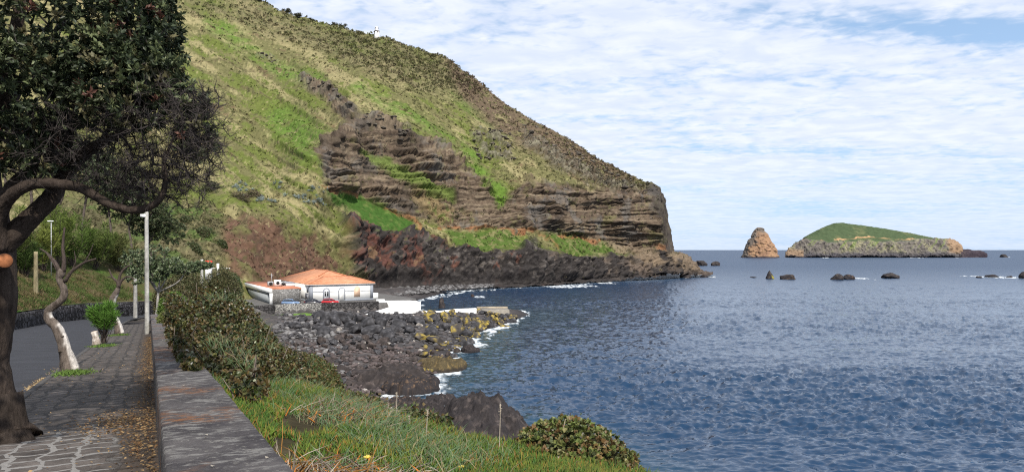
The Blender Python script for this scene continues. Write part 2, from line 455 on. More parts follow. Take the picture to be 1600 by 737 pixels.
# ------------------------------------------------------------------ a surface lofted through surveyed profile columns
def loft(xs, rows, step, seg_counts, sigma_px, x0=None, x1=None):
    """xs: column bearings (px), rows: (ncol, nrow, 2) of (py, D); returns grids px, py, D"""
    x = np.arange(x0 if x0 is not None else xs[0], x1 if x1 is not None else xs[-1], step)
    rows = np.asarray(rows, float)
    ky = [np.interp(x, xs, rows[:, r, 0]) for r in range(rows.shape[1])]
    kD = [np.interp(x, xs, rows[:, r, 1]) for r in range(rows.shape[1])]
    s = sigma_px / step; k = np.arange(-int(3 * s), int(3 * s) + 1); ker = np.exp(-k ** 2 / (2 * s * s)); ker /= ker.sum()
    def sm(a): return np.convolve(np.pad(a, len(k) // 2, mode='edge'), ker, mode='valid')
    ky = [sm(a) for a in ky]; kD = [sm(a) for a in kD]
    Y, Dm = [], []
    for r in range(len(ky) - 1):
        t = np.linspace(0, 1, seg_counts[r], endpoint=(r == len(ky) - 2))[:, None]
        Y.append(ky[r] * (1 - t) + ky[r + 1] * t); Dm.append(kD[r] * (1 - t) + kD[r + 1] * t)
    Y = np.vstack(Y); Dm = np.vstack(Dm)
    return np.broadcast_to(x, Y.shape).copy(), Y, Dm

def grid_faces(m, n):
    i = (np.arange(m - 1)[:, None] * n + np.arange(n - 1)).ravel()
    return np.column_stack([i, i + 1, i + n + 1, i + n])

def grid_normals(p):
    a = np.gradient(p, axis=1); b = np.gradient(p, axis=0)
    n = np.cross(a, b); return norm(n)

# ------------------------------------------------------------------ the headland
HX = [-420, 60, 240, 340, 430, 500, 560, 640, 700, 760, 830, 900, 960, 1020, 1033, 1039, 1060, 1090, 1114]
HR = [  # foot in the water / waterline / top of dark base / top of terrace / top of banded cliff / mid slope / ridge / behind / far behind
    [(480, 125), (464, 130), (440, 150), (400, 175), (330, 225), (150, 350), (-120, 530), (-100, 640), (300, 800)],
    [(480, 125), (464, 130), (440, 150), (400, 175), (330, 225), (150, 350), (-120, 530), (-100, 640), (300, 800)],
    [(476, 140), (463, 150), (430, 165), (400, 185), (330, 225), (150, 340), (-55, 520), (-40, 640), (330, 800)],
    [(474, 160), (462, 172), (425, 190), (375, 208), (310, 245), (150, 350), (-22, 530), (0, 640), (340, 800)],
    [(468, 195), (456, 208), (415, 222), (350, 235), (300, 262), (150, 370), (14, 535), (40, 640), (345, 800)],
    [(464, 225), (454, 240), (385, 248), (330, 258), (240, 275), (130, 375), (38, 528), (60, 640), (350, 800)],
    [(463, 252), (455, 262), (345, 275), (312, 292), (190, 305), (100, 400), (50, 520), (80, 640), (350, 800)],
    [(460, 266), (453, 277), (378, 290), (350, 305), (215, 320), (130, 400), (74, 507), (100, 640), (350, 800)],
    [(457, 276), (451, 287), (392, 298), (360, 312), (245, 330), (165, 400), (95, 490), (120, 640), (350, 800)],
    [(454, 286), (449, 296), (395, 307), (361, 322), (300, 335), (210, 390), (142, 472), (170, 640), (352, 800)],
    [(452, 300), (447.5, 308), (393, 318), (362, 332), (285, 345), (235, 385), (190, 450), (210, 600), (355, 760)],
    [(446, 328), (442, 337), (400, 346), (369, 360), (288, 366), (258, 390), (230, 430), (245, 560), (360, 700)],
    [(443, 350), (439.5, 358), (402, 366), (382, 378), (302, 382), (286, 395), (268, 413), (280, 520), (365, 650)],
    [(440, 370), (436.5, 378), (412, 385), (396, 391), (312, 392), (302, 398), (293, 404), (300, 470), (370, 560)],
    [(439, 375), (435.5, 383), (410, 391), (391, 395), (335, 395), (318, 398), (304, 402), (308, 460), (372, 540)],
    [(438, 380), (435.2, 386), (411, 394), (399, 397), (397, 398), (395, 400), (394, 402), (395, 455), (400, 520)],
    [(437, 395), (434.4, 399), (423, 403), (416, 405), (414, 407), (412, 409), (411, 411), (412, 450), (414, 480)],
    [(435, 408), (432.6, 412), (430, 414), (429.4, 415), (429.3, 416), (429.2, 417), (429.1, 418), (429, 430), (429, 440)],
    [(433, 415), (432.4, 417), (432.3, 418), (432.2, 419), (432.1, 420), (432, 421), (432, 422), (432, 426), (432, 430)]]
HPX, HPY, HD = loft(HX, HR, 1.35, [8, 52, 36, 78, 108, 78, 30, 26], 6.0)
_p = np.stack([(HPX - 800) / F * HD, HD, H - (HPY - 390) / F * HD], -1)
# round the profile a little
for _ in range(2):
    q = _p.copy(); q[1:-1] = .25 * _p[:-2] + .5 * _p[1:-1] + .25 * _p[2:]; _p = q
hill_shape = _p.shape
pp = _p.reshape(-1, 3); nn = grid_normals(_p).reshape(-1, 3)
nn *= np.sign((nn * (np.array([0, 0, H + 60]) - pp)).sum(1))[:, None]
pix = np.column_stack([HPX.ravel(), HPY.ravel()])
jit = np.column_stack([fbm(pp, 16, 4, .6, 1.0), fbm(pp, 16, 4, .6, 33.0)]) * 13 + np.column_stack([fbm(pp, 3.2, 2, .6, 4.0), fbm(pp, 3.2, 2, .6, 63.0)]) * 5
pj = pix + jit
def zone(poly, soft=5.0): return sstep(sdist(pj, poly), -soft, soft)
def strip(line, w, soft=4.0): return 1 - sstep(seg_dist(pj, line), w - soft, w + soft)

n_big = fbm(pp, 42, 4, .55, 2.0); n_mid = fbm(pp, 11, 4, .6, 8.0); n_sm = fbm(pp, 2.6, 3, .6, 5.0); n_xs = fbm(pp, 1.5, 2, .7, 8.5)
z_rock1 = zone([(462, 118), (500, 132), (530, 150), (566, 182), (622, 200), (682, 226), (722, 258), (764, 296), (792, 318), (742, 336), (702, 358), (640, 345), (572, 312), (508, 296), (492, 240), (518, 210), (542, 196), (510, 160)])
z_in1 = zone([(556, 236), (600, 248), (650, 276), (694, 296), (712, 318), (672, 312), (612, 280)], 4)
z_in2 = zone([(640, 296), (700, 318), (742, 340), (700, 354), (650, 336)], 8)
z_rock2 = zone([(800, 300), (822, 282), (880, 288), (960, 300), (1000, 296), (1048, 298), (1052, 398), (990, 398), (930, 376), (838, 362), (700, 358), (720, 338), (780, 322)])
z_gst = zone([(722, 258), (752, 262), (800, 306), (778, 326), (760, 296)], 5)          # green chute between the two cliffs
z_red = zone([(528, 338), (600, 366), (650, 370), (702, 392), (700, 446), (600, 452), (540, 432)], 6)
z_base = zone([(570, 428), (640, 425), (700, 392), (724, 394), (752, 402), (800, 398), (822, 386), (868, 402), (950, 404), (1000, 398), (1044, 400), (1130, 428), (1130, 470), (560, 476)], 5)
z_g1 = zone([(502, 297), (556, 308), (640, 350), (646, 370), (600, 366), (556, 340), (512, 312)], 4)
z_g2 = zone([(696, 364), (800, 364), (822, 372), (812, 394), (762, 400), (712, 394)], 4)
z_g3 = zone([(846, 366), (900, 370), (948, 386), (972, 402), (880, 404), (858, 386)], 4)
z_or = np.maximum.reduce([strip([(684, 357), (770, 359), (832, 363)], 1.7, 1.5), strip([(836, 366), (850, 372), (868, 392)], 2.0, 2) * .6, strip([(868, 371), (930, 377)], 2.0, 2),
                          strip([(498, 293), (552, 306)], 2.0, 2), strip([(600, 330), (642, 347), (656, 366)], 3.0, 3) * .8])
z_apron = zone([(922, 378), (1044, 392), (1090, 430), (992, 416), (950, 400)], 5)
z_dirt = zone([(352, 346), (420, 348), (500, 366), (532, 390), (546, 436), (470, 440), (420, 446), (366, 430), (342, 392)], 8)
z_bushy = zone([(60, 318), (330, 322), (352, 350), (344, 420), (372, 440), (60, 500)], 14)
z_scrub = zone([(240, -60), (400, -10), (520, 30), (700, 76), (776, 136), (716, 160), (600, 124), (500, 80), (400, 54), (290, 14)], 12)
z_brown = zone([(690, 86), (830, 180), (960, 258), (1006, 290), (950, 300), (866, 262), (784, 212), (716, 160)], 10)
z_out = np.maximum.reduce([zone([(738, 206), (788, 218), (802, 252), (760, 252)], 5), zone([(812, 204), (850, 224), (880, 252), (960, 288), (1010, 298), (956, 302), (868, 268), (818, 232)], 5),
                           strip([(408, 92), (430, 98)], 5, 4), strip([(470, 128), (512, 150), (545, 176)], 5, 6) * .5]) * sstep(n_mid + .8 * n_sm, -.18, .06)
z_tip = zone([(1004, 290), (1036, 292), (1060, 330), (1060, 396), (1032, 394), (1026, 340)], 5)
z_darkcol = np.maximum(zone([(818, 372), (838, 374), (856, 400), (860, 440), (806, 442), (812, 400)], 5), zone([(842, 350), (862, 340), (872, 388), (856, 384)], 4))

# streaks that follow the fall of the slope
u_ = (pix[:, 0] * .53 - pix[:, 1] * .85); v_ = pix[:, 0] * .85 + pix[:, 1] * .53
n_str = fbm(np.column_stack([v_ / 150, u_ / 24, np.zeros_like(u_)]), 1.0, 4, .6, 12.0); n_st2 = fbm(np.column_stack([v_ / 90, u_ / 11, np.zeros_like(u_)]), 1.0, 3, .6, 41.0)
dry = np.array([.245, .215, .110]); grn = np.array([.104, .126, .032]); olive = np.array([.128, .122, .054]); scr = np.array([.135, .118, .066])
C = np.broadcast_to(olive, pp.shape).copy()
C = mixc(C, dry, sstep(n_str + .4 * n_mid + .4 * n_st2 + .4 * n_sm + .35 * n_xs, -.04, .2))
green_left = zone([(260, 60), (420, 130), (500, 190), (510, 300), (360, 330), (260, 330)], 40)
C = mixc(C, grn, sstep(.8 * n_big + .4 * n_mid + .8 * n_st2 - .5 * n_str + .15 * green_left + .4 * n_sm + .35 * n_xs, .13, .27) * .95)
C = mixc(C, (.095, .155, .030), np.maximum.reduce([strip([(330, 40), (440, 112), (500, 130)], 10, 12), strip([(560, 140), (660, 196), (740, 246)], 8, 10), strip([(440, 190), (490, 230)], 26, 20),
                                                  strip([(700, 150), (760, 190), (800, 216)], 6, 8)]) * sstep(n_mid, -.35, .1))
C = mixc(C, (.125, .088, .052), sstep(.6 * n_mid - .4 * n_big - .6 * n_st2 + .3 * n_sm, .24, .42) * .85)
C = mixc(C, scr, np.clip(z_scrub * sstep(n_mid + .5 * n_str + .1, -.2, .25), 0, 1) * .75)
C = mixc(C, (.09, .10, .045), z_scrub * sstep(n_sm, .05, .35) * .8)
C = mixc(C, (.115, .085, .058), z_brown * sstep(n_mid + .35, -.2, .3))
C = mixc(C, (.085, .075, .045), z_bushy * .75)
C = mixc(C, (.07, .115, .03), z_bushy * sstep(n_mid, -.05, .2) * .8)
dirt = mixc(np.broadcast_to([.118, .070, .048], pp.shape), (.068, .045, .034), sstep(n_mid + .5 * n_sm + .3 * n_xs, -.05, .25)); dirt = mixc(dirt, (.13, .13, .05), sstep(n_big + n_mid, .22, .5) * .8)
C = C * (1 - z_dirt[:, None]) + dirt * z_dirt[:, None]
C = mixc(C, dry * 1.1, sstep(n_xs + .5 * n_sm, .3, .5) * .8); C = mixc(C, (.060, .062, .028), sstep(-n_xs - .6 * n_sm + .25 * n_mid, .30, .48) * .75)
tr_ = np.maximum.reduce([strip([(286, 97), (350, 101), (425, 120)], 1.1, 1), strip([(300, 132), (380, 140), (440, 160)], 1.1, 1), strip([(296, 170), (360, 174), (420, 186)], 1.3, 1), strip([(330, 190), (400, 200)], .9, .8), strip([(300, 225), (380, 232)], .9, .8)])
C = mixc(C, (.085, .066, .038), tr_ * sstep(n_sm, -.35, 0) * .85)
# banded tuff
bed = pp[:, 2] - .05 * pp[:, 0] + 1.6 * fbm(pp, 30, 3, .5, 21.0) + .05 * pp[:, 1]
lay = fbm(np.column_stack([pp[:, 0] / 40, pp[:, 1] / 40, bed / 1.5]), 1.0, 4, .7, 3.0)
tuff = mixc(np.broadcast_to([.108, .080, .058], pp.shape), (.185, .145, .102), sstep(lay + .25 * n_xs, .0, .16)); tuff = mixc(tuff, (.045, .036, .030), sstep(-lay + .2 * n_xs, .16, .28) * .9)
tuff = mixc(tuff, (.15, .135, .066), sstep(n_mid + .5 * n_sm + .3 * n_xs, .15, .35) * .7)
tuff = mixc(tuff, (.125, .115, .105), sstep(fbm(pp, 14, 3, .6, 55.0) + .3 * n_xs, .06, .3) * .7)
tuff1 = mixc(tuff, (.052, .042, .034), sstep(fbm(pp, 20, 3, .6, 77.0) + .3 * n_sm, -.05, .25) * .6)
m1 = z_rock1 * sstep(n_mid + .9, .35, .6)
C = C * (1 - m1[:, None]) + tuff1 * m1[:, None]
C = mixc(C, (.115, .155, .04), z_in1 * .9); C = mixc(C, (.20, .15, .08), z_in2 * sstep(n_mid, -.25, .15) * .9); C = mixc(C, (.11, .17, .04), z_in2 * sstep(n_sm, .1, .4) * .7)
C = C * (1 - z_rock2[:, None]) + tuff * z_rock2[:, None]
C = mixc(C, (.10, .165, .03), z_gst * sstep(n_mid + .3, -.1, .3))
C = C * (1 - z_out[:, None] * .85) + mixc(np.broadcast_to([.10, .088, .07], pp.shape), (.20, .185, .135), sstep(n_sm + n_mid, 0, .4)) * z_out[:, None] * .85
blk = mixc(np.broadcast_to([.036, .032, .031], pp.shape), (.10, .088, .080), sstep(n_sm + .5 * n_mid + .5 * n_xs, .05, .4))
redn = fbm(pp, 9, 4, .6, 91.0)
red = mixc(blk, (.105, .046, .036), sstep(redn + .5 * n_sm + .4 * n_xs, -.05, .25) * .85); red = mixc(red, (.17, .115, .068), sstep(redn - n_mid + .4 * n_xs, .42, .62) * .7); red = mixc(red, (.07, .085, .03), sstep(-redn + n_sm, .40, .6) * .7)
C = C * (1 - z_red[:, None]) + red * z_red[:, None]
bs = mixc(blk, (.15, .115, .09), sstep(n_mid + .35 * (HPX.ravel() - 880) / 200, .1, .5) * .8); bs = mixc(bs, (.13, .055, .038), sstep(redn + .3 * n_xs, .24, .42) * (HPX.ravel() < 900) * .8)
bs = mixc(bs, (.04, .036, .036), sstep(HPY.ravel(), 424, 440) * .7)
C = C * (1 - z_base[:, None]) + bs * z_base[:, None]
C = C * (1 - z_darkcol[:, None] * .8) + blk * z_darkcol[:, None] * .8
C = mixc(C, (.19, .145, .10), z_apron * sstep(n_mid, -.4, .1) * .8)
gterr = mixc(np.broadcast_to([.066, .105, .024], pp.shape), (.165, .155, .07), sstep(n_sm + .6 * n_mid + .5 * n_xs, .0, .3))
for z in (z_g2, z_g3): C = C * (1 - z[:, None]) + gterr * z[:, None]
C = C * (1 - z_g1[:, None]) + mixc(np.broadcast_to([.045, .095, .020], pp.shape), (.09, .125, .035), sstep(n_sm, 0, .4)) * z_g1[:, None]
C = mixc(C, (.25, .115, .058), z_or * sstep(n_sm + .6 * n_xs, -.35, -.05) * .9)
C = mixc(C, (.05, .046, .044), z_tip * .75)  # shade of the tip's turned-away face, painted into the rock colour
C = mixc(C, (.27, .135, .07), zone([(1022, 380), (1040, 384), (1040, 396), (1020, 394)], 3) * .7)

rock = np.clip(np.maximum.reduce([m1, z_rock2, z_red, z_base, z_out, z_tip]) - np.maximum.reduce([z_g1, z_g2, z_g3, z_gst, z_in1 * .8]), 0, 1)
# ledges, gullies, roughness: real relief
bedc = np.column_stack([pp[:, 0] / 34, pp[:, 1] / 34, bed / 2.0 + .5 * fbm(pp, 9, 2, .5, 31.)])
ledge = sstep(fbm(bedc, 1.0, 3, .6, 9.), -.07, .05) * (.35 + 1.1 * sstep(fbm(pp, 20, 3, .5, 15.), -.25, .3))
strata = np.clip(np.maximum(z_rock2, m1) - z_tip, 0, 1)
dsp = rock * (3.0 * ridged(pp * [1, 1, .55], 19, 4, .55, 5.) + 1.5 * fbm(pp, 4.2, 3, .6, 6.)) + strata * ((ledge - .4) * 3.0 + 1.0 * sstep(fbm(pp * [1, 1, .3], 9, 3, .6, 61.), -.05, .05))
dsp += np.clip(z_red + z_base, 0, 1) * 2.6 * ridged(pp, 8, 4, .6, 44.) + np.clip(z_red + z_base, 0, 1) * 1.5 * ridged(pp * [1, 1, .5], 23, 3, .6, 14.)
dsp += np.clip(z_red + z_base, 0, 1) * (1.5 * sstep(fbm(pp, 6, 3, .6, 51.), -.06, .06) + 1.0 * sstep(fbm(pp, 2.6, 2, .6, 56.), -.06, .06))
dsp += (1 - rock) * (3.2 * fbm(np.column_stack([v_ / 120, u_ / 30, np.zeros_like(u_)]), 1, 3, .5, 4.) + 2.0 * ridged(np.column_stack([v_ / 110, u_ / 20, np.zeros_like(u_)]), 1, 3, .5, 24.) + 1.0 * n_mid + .45 * fbm(pp, 1.7, 2, .6, 3.)) 
dsp += z_scrub * .9 * np.abs(fbm(pp, 3.0, 2, .6, 13.)) + z_out * (1.0 * ridged(pp, 4, 3, .6, 8.) + 1.5 * sstep(fbm(pp, 3.5, 2, .6, 18.), -.08, .08)) + z_tip * 1.8 * ridged(pp, 9, 4, .6, 2.)
near = sstep(HPY.ravel(), 446, 430)
edge = sstep(HPX.ravel(), 1108, 1060)
dsp = dsp * np.clip(.25 + .75 * near, 0, 1) * (.35 + .65 * edge)
hill_pts = pp + nn * dsp[:, None]
me = mesh_data("headland", hill_pts, grid_faces(*hill_shape[:2]), True, C)
tag(link_mesh("hill", me, M_terrain), kind="structure")

def hill_at(px, py):
    i = np.argmin((HPX.ravel() - px) ** 2 + (HPY.ravel() - py) ** 2 + (HD.ravel() > 545) * 1e5); return hill_pts[i]

# low scrub growing over the slopes: leafy tufts, far too many to count
def build_scrub():
    mb = MB()
    vis = (HD.ravel() < 545) & (HPY.ravel() < 440) & (HPX.ravel() > 0)
    w = (z_scrub * .38 + z_bushy * .8 + .22 * (1 - rock) + .28 * z_brown + .25 * z_in2 + .06 * rock + .12 * sstep(n_mid, .2, .5)) * vis * (1 - .8 * z_base) * (1 - z_g1)
    w = w * np.where(HPX.ravel() > 1036, 0, 1)
    idx = RN.choice(len(w), 17000, p=w / w.sum())
    c = hill_pts[idx] - [0, 0, .15]; n = len(c)
    r = RN.uniform(.4, 1.15, n) * (1 + .5 * z_scrub[idx]) * np.clip(HD.ravel()[idx] / 330, .5, 1.4)
    base = np.where((RN.random(n) < .6)[:, None], [.15, .155, .065], [.21, .18, .105]) * RN.uniform(.6, 1.4, (n, 1))
    own = C[idx] * RN.uniform(.55, 1.15, (n, 1)); base = np.where((RN.random(n) < .72)[:, None], own * 1.15, base)
    k = 11
    ctr = np.repeat(c, k, 0); rr = np.repeat(r, k)
    o = RN.normal(size=(n * k, 3)); o[:, 2] = np.abs(o[:, 2]) * .8; o = norm(o)
    d = norm(o + RN.normal(size=o.shape) * .5)
    leaves(mb, ctr + o * rr[:, None] * .35, d, RN.normal(size=o.shape), rr * RN.uniform(.5, .9, n * k), rr * RN.uniform(.35, .6, n * k), np.repeat(base, k, 0) * RN.uniform(.75, 1.25, (n * k, 1)))
    o_ = mb.build("scrub", M_leaf_dull); tag(o_, "low olive and brown scrub covering the headland slope", "scrub", kind="stuff")
build_scrub()

# ------------------------------------------------------------------ islets far out
def islet(name, xs, rows, step, counts, sig, label, colf, amp, sc1):
    px, py, D = loft(xs, rows, step, counts, sig)
    p = np.stack([(px - 800) / F * D, D, H - (py - 390) / F * D], -1)
    n = grid_normals(p).reshape(-1, 3); q = p.reshape(-1, 3)
    n *= np.sign((n * (q.mean(0) * [1, 0, 0] + [0, 0, 60] - q)).sum(1))[:, None]
    cl, rk = colf(px.ravel(), py.ravel(), q)
    dz = amp * (rk * (ridged(q * [1, 1, .5], sc1, 4, .55, 3.) + .4 * fbm(q, sc1 * .25, 3, .6, 1.)) + .25 * fbm(q, sc1 * .5, 3, .6, 7.))
    q = q + n * dz[:, None]
    me = mesh_data(name, q, grid_faces(*p.shape[:2]), True, cl)
    return tag(link_mesh(name, me, M_islet), label, "islet")

def col_islet(px, py, q):
    n1 = fbm(q, 40, 4, .6, 1.); n2 = fbm(q, 9, 3, .6, 2.)
    pj2 = np.column_stack([px, py]) + np.column_stack([n1 * 5, n1 * 5 + n2 * 2])
    g = sstep(-(pj2[:, 1] - np.interp(px, [1225, 1262, 1300, 1360, 1420, 1480, 1500], [372, 374, 378, 378, 376, 374, 372])), -3, 3)
    c = mixc(np.broadcast_to([.15, .135, .12], q.shape), (.25, .235, .15), sstep(n1 + n2, -.1, .4))
    dia = fbm(np.column_stack([(px + py * .9) / 7, (px - py) / 60, 0 * px]), 1, 3, .6, 2.)
    c = mixc(c, (.095, .085, .085), sstep(dia, .05, .35) * .8)
    c = mixc(c, (.16, .20, .07), sstep(dia, -.1, -.4) * sstep(-py, -394, -384) * .9)
    c = mixc(c, (.085, .08, .088), sstep(py + n1 * 6, 392, 399))
    c = mixc(c, (.27, .185, .12), sstep(px + n1 * 10, 1476, 1484) * sstep(py, 398, 394) + (px < 1256) * sstep(py, 388, 394) * sstep(py, 402, 399) * .8)
    gr = mixc(np.broadcast_to([.064, .090, .046], q.shape), (.105, .12, .060), sstep(n1 + .5 * n2, 0, .4))
    c = c * (1 - g[:, None]) + gr * g[:, None]
    lin = (1 - sstep(np.abs(pj2[:, 1] - np.interp(px, [1258, 1300, 1340, 1362, 1395, 1420], [374, 376, 372, 370, 373, 374])), .6, 1.6)) * sstep(n1, -.15, .1) * (px < 1430) * (px > 1252)
    c = mixc(c, (.42, .26, .14), lin * .9)
    c = mixc(c, (.035, .032, .035), sstep(py, 400.6, 401.6))
    return c, np.clip(1 - g, 0, 1)
IX = [1226, 1230, 1240, 1262, 1285, 1300, 1312, 1360, 1420, 1476, 1492, 1498, 1501]
def irow(x, top, cl):
    return [(403.4, 1462), (402, 1467), (min(396, 402 - .35 * (402 - cl)), 1470), (cl, 1478), (top, 1530), (max(top, cl), 1600), (401.6, 1640)]
islet("grassy_islet", IX, [irow(*a) for a in [(1226, 401, 401.4), (1230, 394, 396), (1240, 379, 384), (1262, 367, 374), (1285, 355.5, 376), (1300, 349.5, 377), (1312, 347.5, 377), (1360, 353.5, 376), (1420, 363.5, 375), (1476, 375, 380), (1492, 379.5, 382), (1498, 384, 386), (1501, 401, 401.2)]],
      .5, [4, 14, 40, 50, 18, 10], 1.2, "long islet with dark cliffs and a green grassy top out at sea", col_islet, 8.0, 22)
def col_dark(px, py, q):
    n1 = fbm(q, 14, 4, .6, 1.)
    return mixc(np.broadcast_to([.045, .036, .045], q.shape), (.08, .065, .07), sstep(n1, -.1, .4)), np.ones(len(px))
islet("low_rock_islet", [1498, 1500, 1504, 1512, 1520, 1530, 1540, 1542], [irow(*a) for a in [(1498, 393, 396), (1500, 391, 394), (1504, 389.5, 393), (1512, 390, 393), (1520, 392.5, 395), (1530, 392, 395), (1540, 396, 398), (1542, 401.3, 401.5)]],
      .6, [3, 8, 14, 14, 8, 6], .8, "low dark rock trailing off the right end of the grassy islet", col_dark, 3.0, 14)

def sea_stack():
    zs = np.array([402.5, 401, 396, 390, 384, 378, 372, 366, 361, 357, 355.2]); lx = np.array([1159, 1161, 1163.5, 1165.5, 1168, 1170.5, 1173.5, 1177, 1180, 1183.5, 1186]); rx = np.array([1216, 1213.5, 1212, 1210.8, 1208, 1204, 1200.5, 1198, 1194, 1191, 1188])
    yy = np.concatenate([np.linspace(402.5, 355.2, 80)]); l = np.interp(-yy, -zs, lx); r = np.interp(-yy, -zs, rx)
    D0 = 1425.0; th = np.linspace(0, 2 * math.pi, 160, endpoint=False)
    cx = ((l + r) / 2 - 800) / F * D0; rad = (r - l) / 2 / F * D0
    V = np.stack([cx[:, None] + rad[:, None] * np.cos(th), D0 + rad[:, None] * .75 * np.sin(th), np.broadcast_to((H - (yy - 390) / F * D0)[:, None], (80, 160))], -1)
    q = V.reshape(-1, 3); nrm = norm(q - np.column_stack([np.repeat(cx, 160), np.full(len(q), D0), q[:, 2]]))
    n1 = fbm(q, 14, 4, .6, 1.); n2 = fbm(q, 4, 3, .6, 4.)
    c = mixc(np.broadcast_to([.30, .185, .115], q.shape), (.22, .135, .092), sstep(n1, -.1, .35)); c = mixc(c, (.36, .25, .12), sstep(n2, .1, .4) * .5)
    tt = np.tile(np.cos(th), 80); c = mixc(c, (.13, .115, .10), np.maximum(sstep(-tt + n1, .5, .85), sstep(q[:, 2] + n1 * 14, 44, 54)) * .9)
    c = mixc(c, (.04, .036, .04), sstep(-q[:, 2] + n1 * 1.5, -3.4, -1.6))
    q = q + nrm * (3.4 * ridged(q * [1, 1, .4], 15, 4, .6, 8.) + 1.6 * n2 + 2.2 * (sstep(fbm(q, 9, 3, .6, 71.), -.06, .06) - .5))[:, None]
    k = np.arange(160); f = np.vstack([np.column_stack([i * 160 + k, i * 160 + (k + 1) % 160, (i + 1) * 160 + (k + 1) % 160, (i + 1) * 160 + k]) for i in range(79)])
    top = np.array([[79 * 160, 79 * 160 + j, 79 * 160 + j + 1] for j in range(1, 159)])
    tag(link_mesh("sea_stack", mesh_data("sea_stack", q, [f, top], True, c), M_islet), "tall pointed orange rock stack standing in the sea", "sea stack")
sea_stack()

# ------------------------------------------------------------------ rocks
def ico(sub):
    bm = bmesh.new(); bmesh.ops.create_icosphere(bm, subdivisions=sub, radius=1)
    V = np.array([v.co[:] for v in bm.verts]); Fc = np.array([[v.index for v in f.verts] for f in bm.faces]); bm.free(); return V, Fc
ICO = {k: ico(k) for k in (1, 2, 3, 4, 5)}
def rock_verts(seed, sub=3, cuts=9, rough=.12, nscale=.7, squash=(1, 1, .75)):
    g = np.random.default_rng(seed); V, Fc = ICO[sub]; V = V.copy()
    for _ in range(cuts):
        n = norm(g.normal(size=3)); d = g.uniform(.5, .88); s = V @ n
        V = V - np.maximum(s - d, 0)[:, None] * n
    V = V * (1 + rough * fbm(V, nscale, 4, .6, seed * 3.7))[:, None] * squash
    return V, Fc
def rock_mesh(name, seed, base, light, sub=3, cuts=9, rough=.12, nscale=.7, squash=(1, 1, .75), extra=None):
    V, Fc = rock_verts(seed, sub, cuts, rough, nscale, squash)
    n = fbm(V, .5, 4, .65, seed * 1.3)
    c = mixc(np.broadcast_to(base, V.shape), light, sstep(n, -.1, .4))
    if extra is not None: c = mixc(c, extra, sstep(fbm(V, .6, 3, .6, seed + 40.) + V[:, 2] * .3, .05, .3) * .85)
    return mesh_data(name, V, Fc, sub >= 4, c)
BAS, BASL = (.042, .040, .043), (.115, .11, .112)

def sea_rock(px, py_base, w_px, h_px, label, seed, depth=1.0, yellow=False, squash=1.0, c=(.032, .028, .030), cl=(.085, .07, .06), pointed=0.0):
    p = S(px, py_base); k = p[1] / F
    V, Fc = rock_verts(seed, 4, 7, .30, .7, (1, 1, 1))
    V[:, 2] = np.where(V[:, 2] < -.4, -.4, V[:, 2])
    if pointed:
        t = np.clip((V[:, 2] + .3) / 1.2, 0, 1); V[:, 0] *= 1 - pointed * t; V[:, 1] *= 1 - pointed * t
    V /= np.abs(V).max(0); V[:, 2] = (V[:, 2] - V[:, 2].min()) / np.ptp(V[:, 2])
    V = V * [w_px * k / 2, w_px * k / 2 * depth, h_px * k * 1.25] - [0, 0, h_px * k * .22]
    n = fbm(V, w_px * k * .22, 4, .6, seed * 1.1)
    cc = mixc(np.broadcast_to(c, V.shape), cl, sstep(n, .0, .4))
    if yellow: cc = mixc(cc, (.30, .27, .05), sstep(V[:, 0] / (w_px * k / 2) + n * 1.6, .1, .5) * sstep(V[:, 2], h_px * k * .6, h_px * k * .2) * .9)
    o = link_mesh("sea_rock", mesh_data("sea_rock", V, Fc, True, cc), M_rock)
    o.location = p; tag(o, label, "rock", "rocks breaking the sea surface off the headland"); return o
sea_rock(1095, 415, 20, 8, "pair of dark humps joined into the wider rock nearest the headland tip", 1)
sea_rock(1119, 415, 16, 7, "dark twin pointed rock just outside the first rock off the headland", 2)
sea_rock(1203, 435.5, 15, 13, "pointed dark rock with yellow lichen on its right face", 3, yellow=True, pointed=.75)
sea_rock(1228, 436, 28, 7.5, "low brown rock lying just right of the pointed lichen rock", 4, cl=(.12, .085, .06))
sea_rock(1176, 433.6, 11, 1.6, "thin dark ledge barely above water left of the pointed rock", 5)
sea_rock(1308, 437, 19, 9.5, "squared dark rock in front of the grassy islet, left of its twin", 6)
sea_rock(1326, 436.5, 19, 8, "brown topped rock with white water at its foot", 7, cl=(.12, .08, .06))
sea_rock(1391, 434.5, 26, 8.5, "lone rounded dark rock sloping down to the right", 8)
sea_rock(1530, 433.8, 9, 2.6, "small flat rock left of the foam patch", 9)
sea_rock(1549, 432.8, 20, 4.2, "long low rock with white foam spread before it", 10)
sea_rock(1578, 433.3, 9, 2.8, "small low rock between the foam patch and the frame edge", 11)
sea_rock(1600, 434.5, 14, 10, "dark squared rock cut by the right edge of the photo", 12)
sea_rock(1569, 401.8, 12, 5, "tiny far dark rock beyond the low islet on the horizon", 13)
sea_rock(1072, 434, 20, 8, "dark knob of rock at the very foot of the headland tip", 14)
sea_rock(1100, 433, 12, 4, "small wet rock at the outer end of the headland foot", 15)
sea_rock(690, 481.5, 13, 17, "upright pillar rock standing in the cove behind the white wall", 16, pointed=.5)
sea_rock(739, 463.5, 7, 4.5, "small brown rock awash in the cove below the red cliff", 17, cl=(.15, .08, .05))

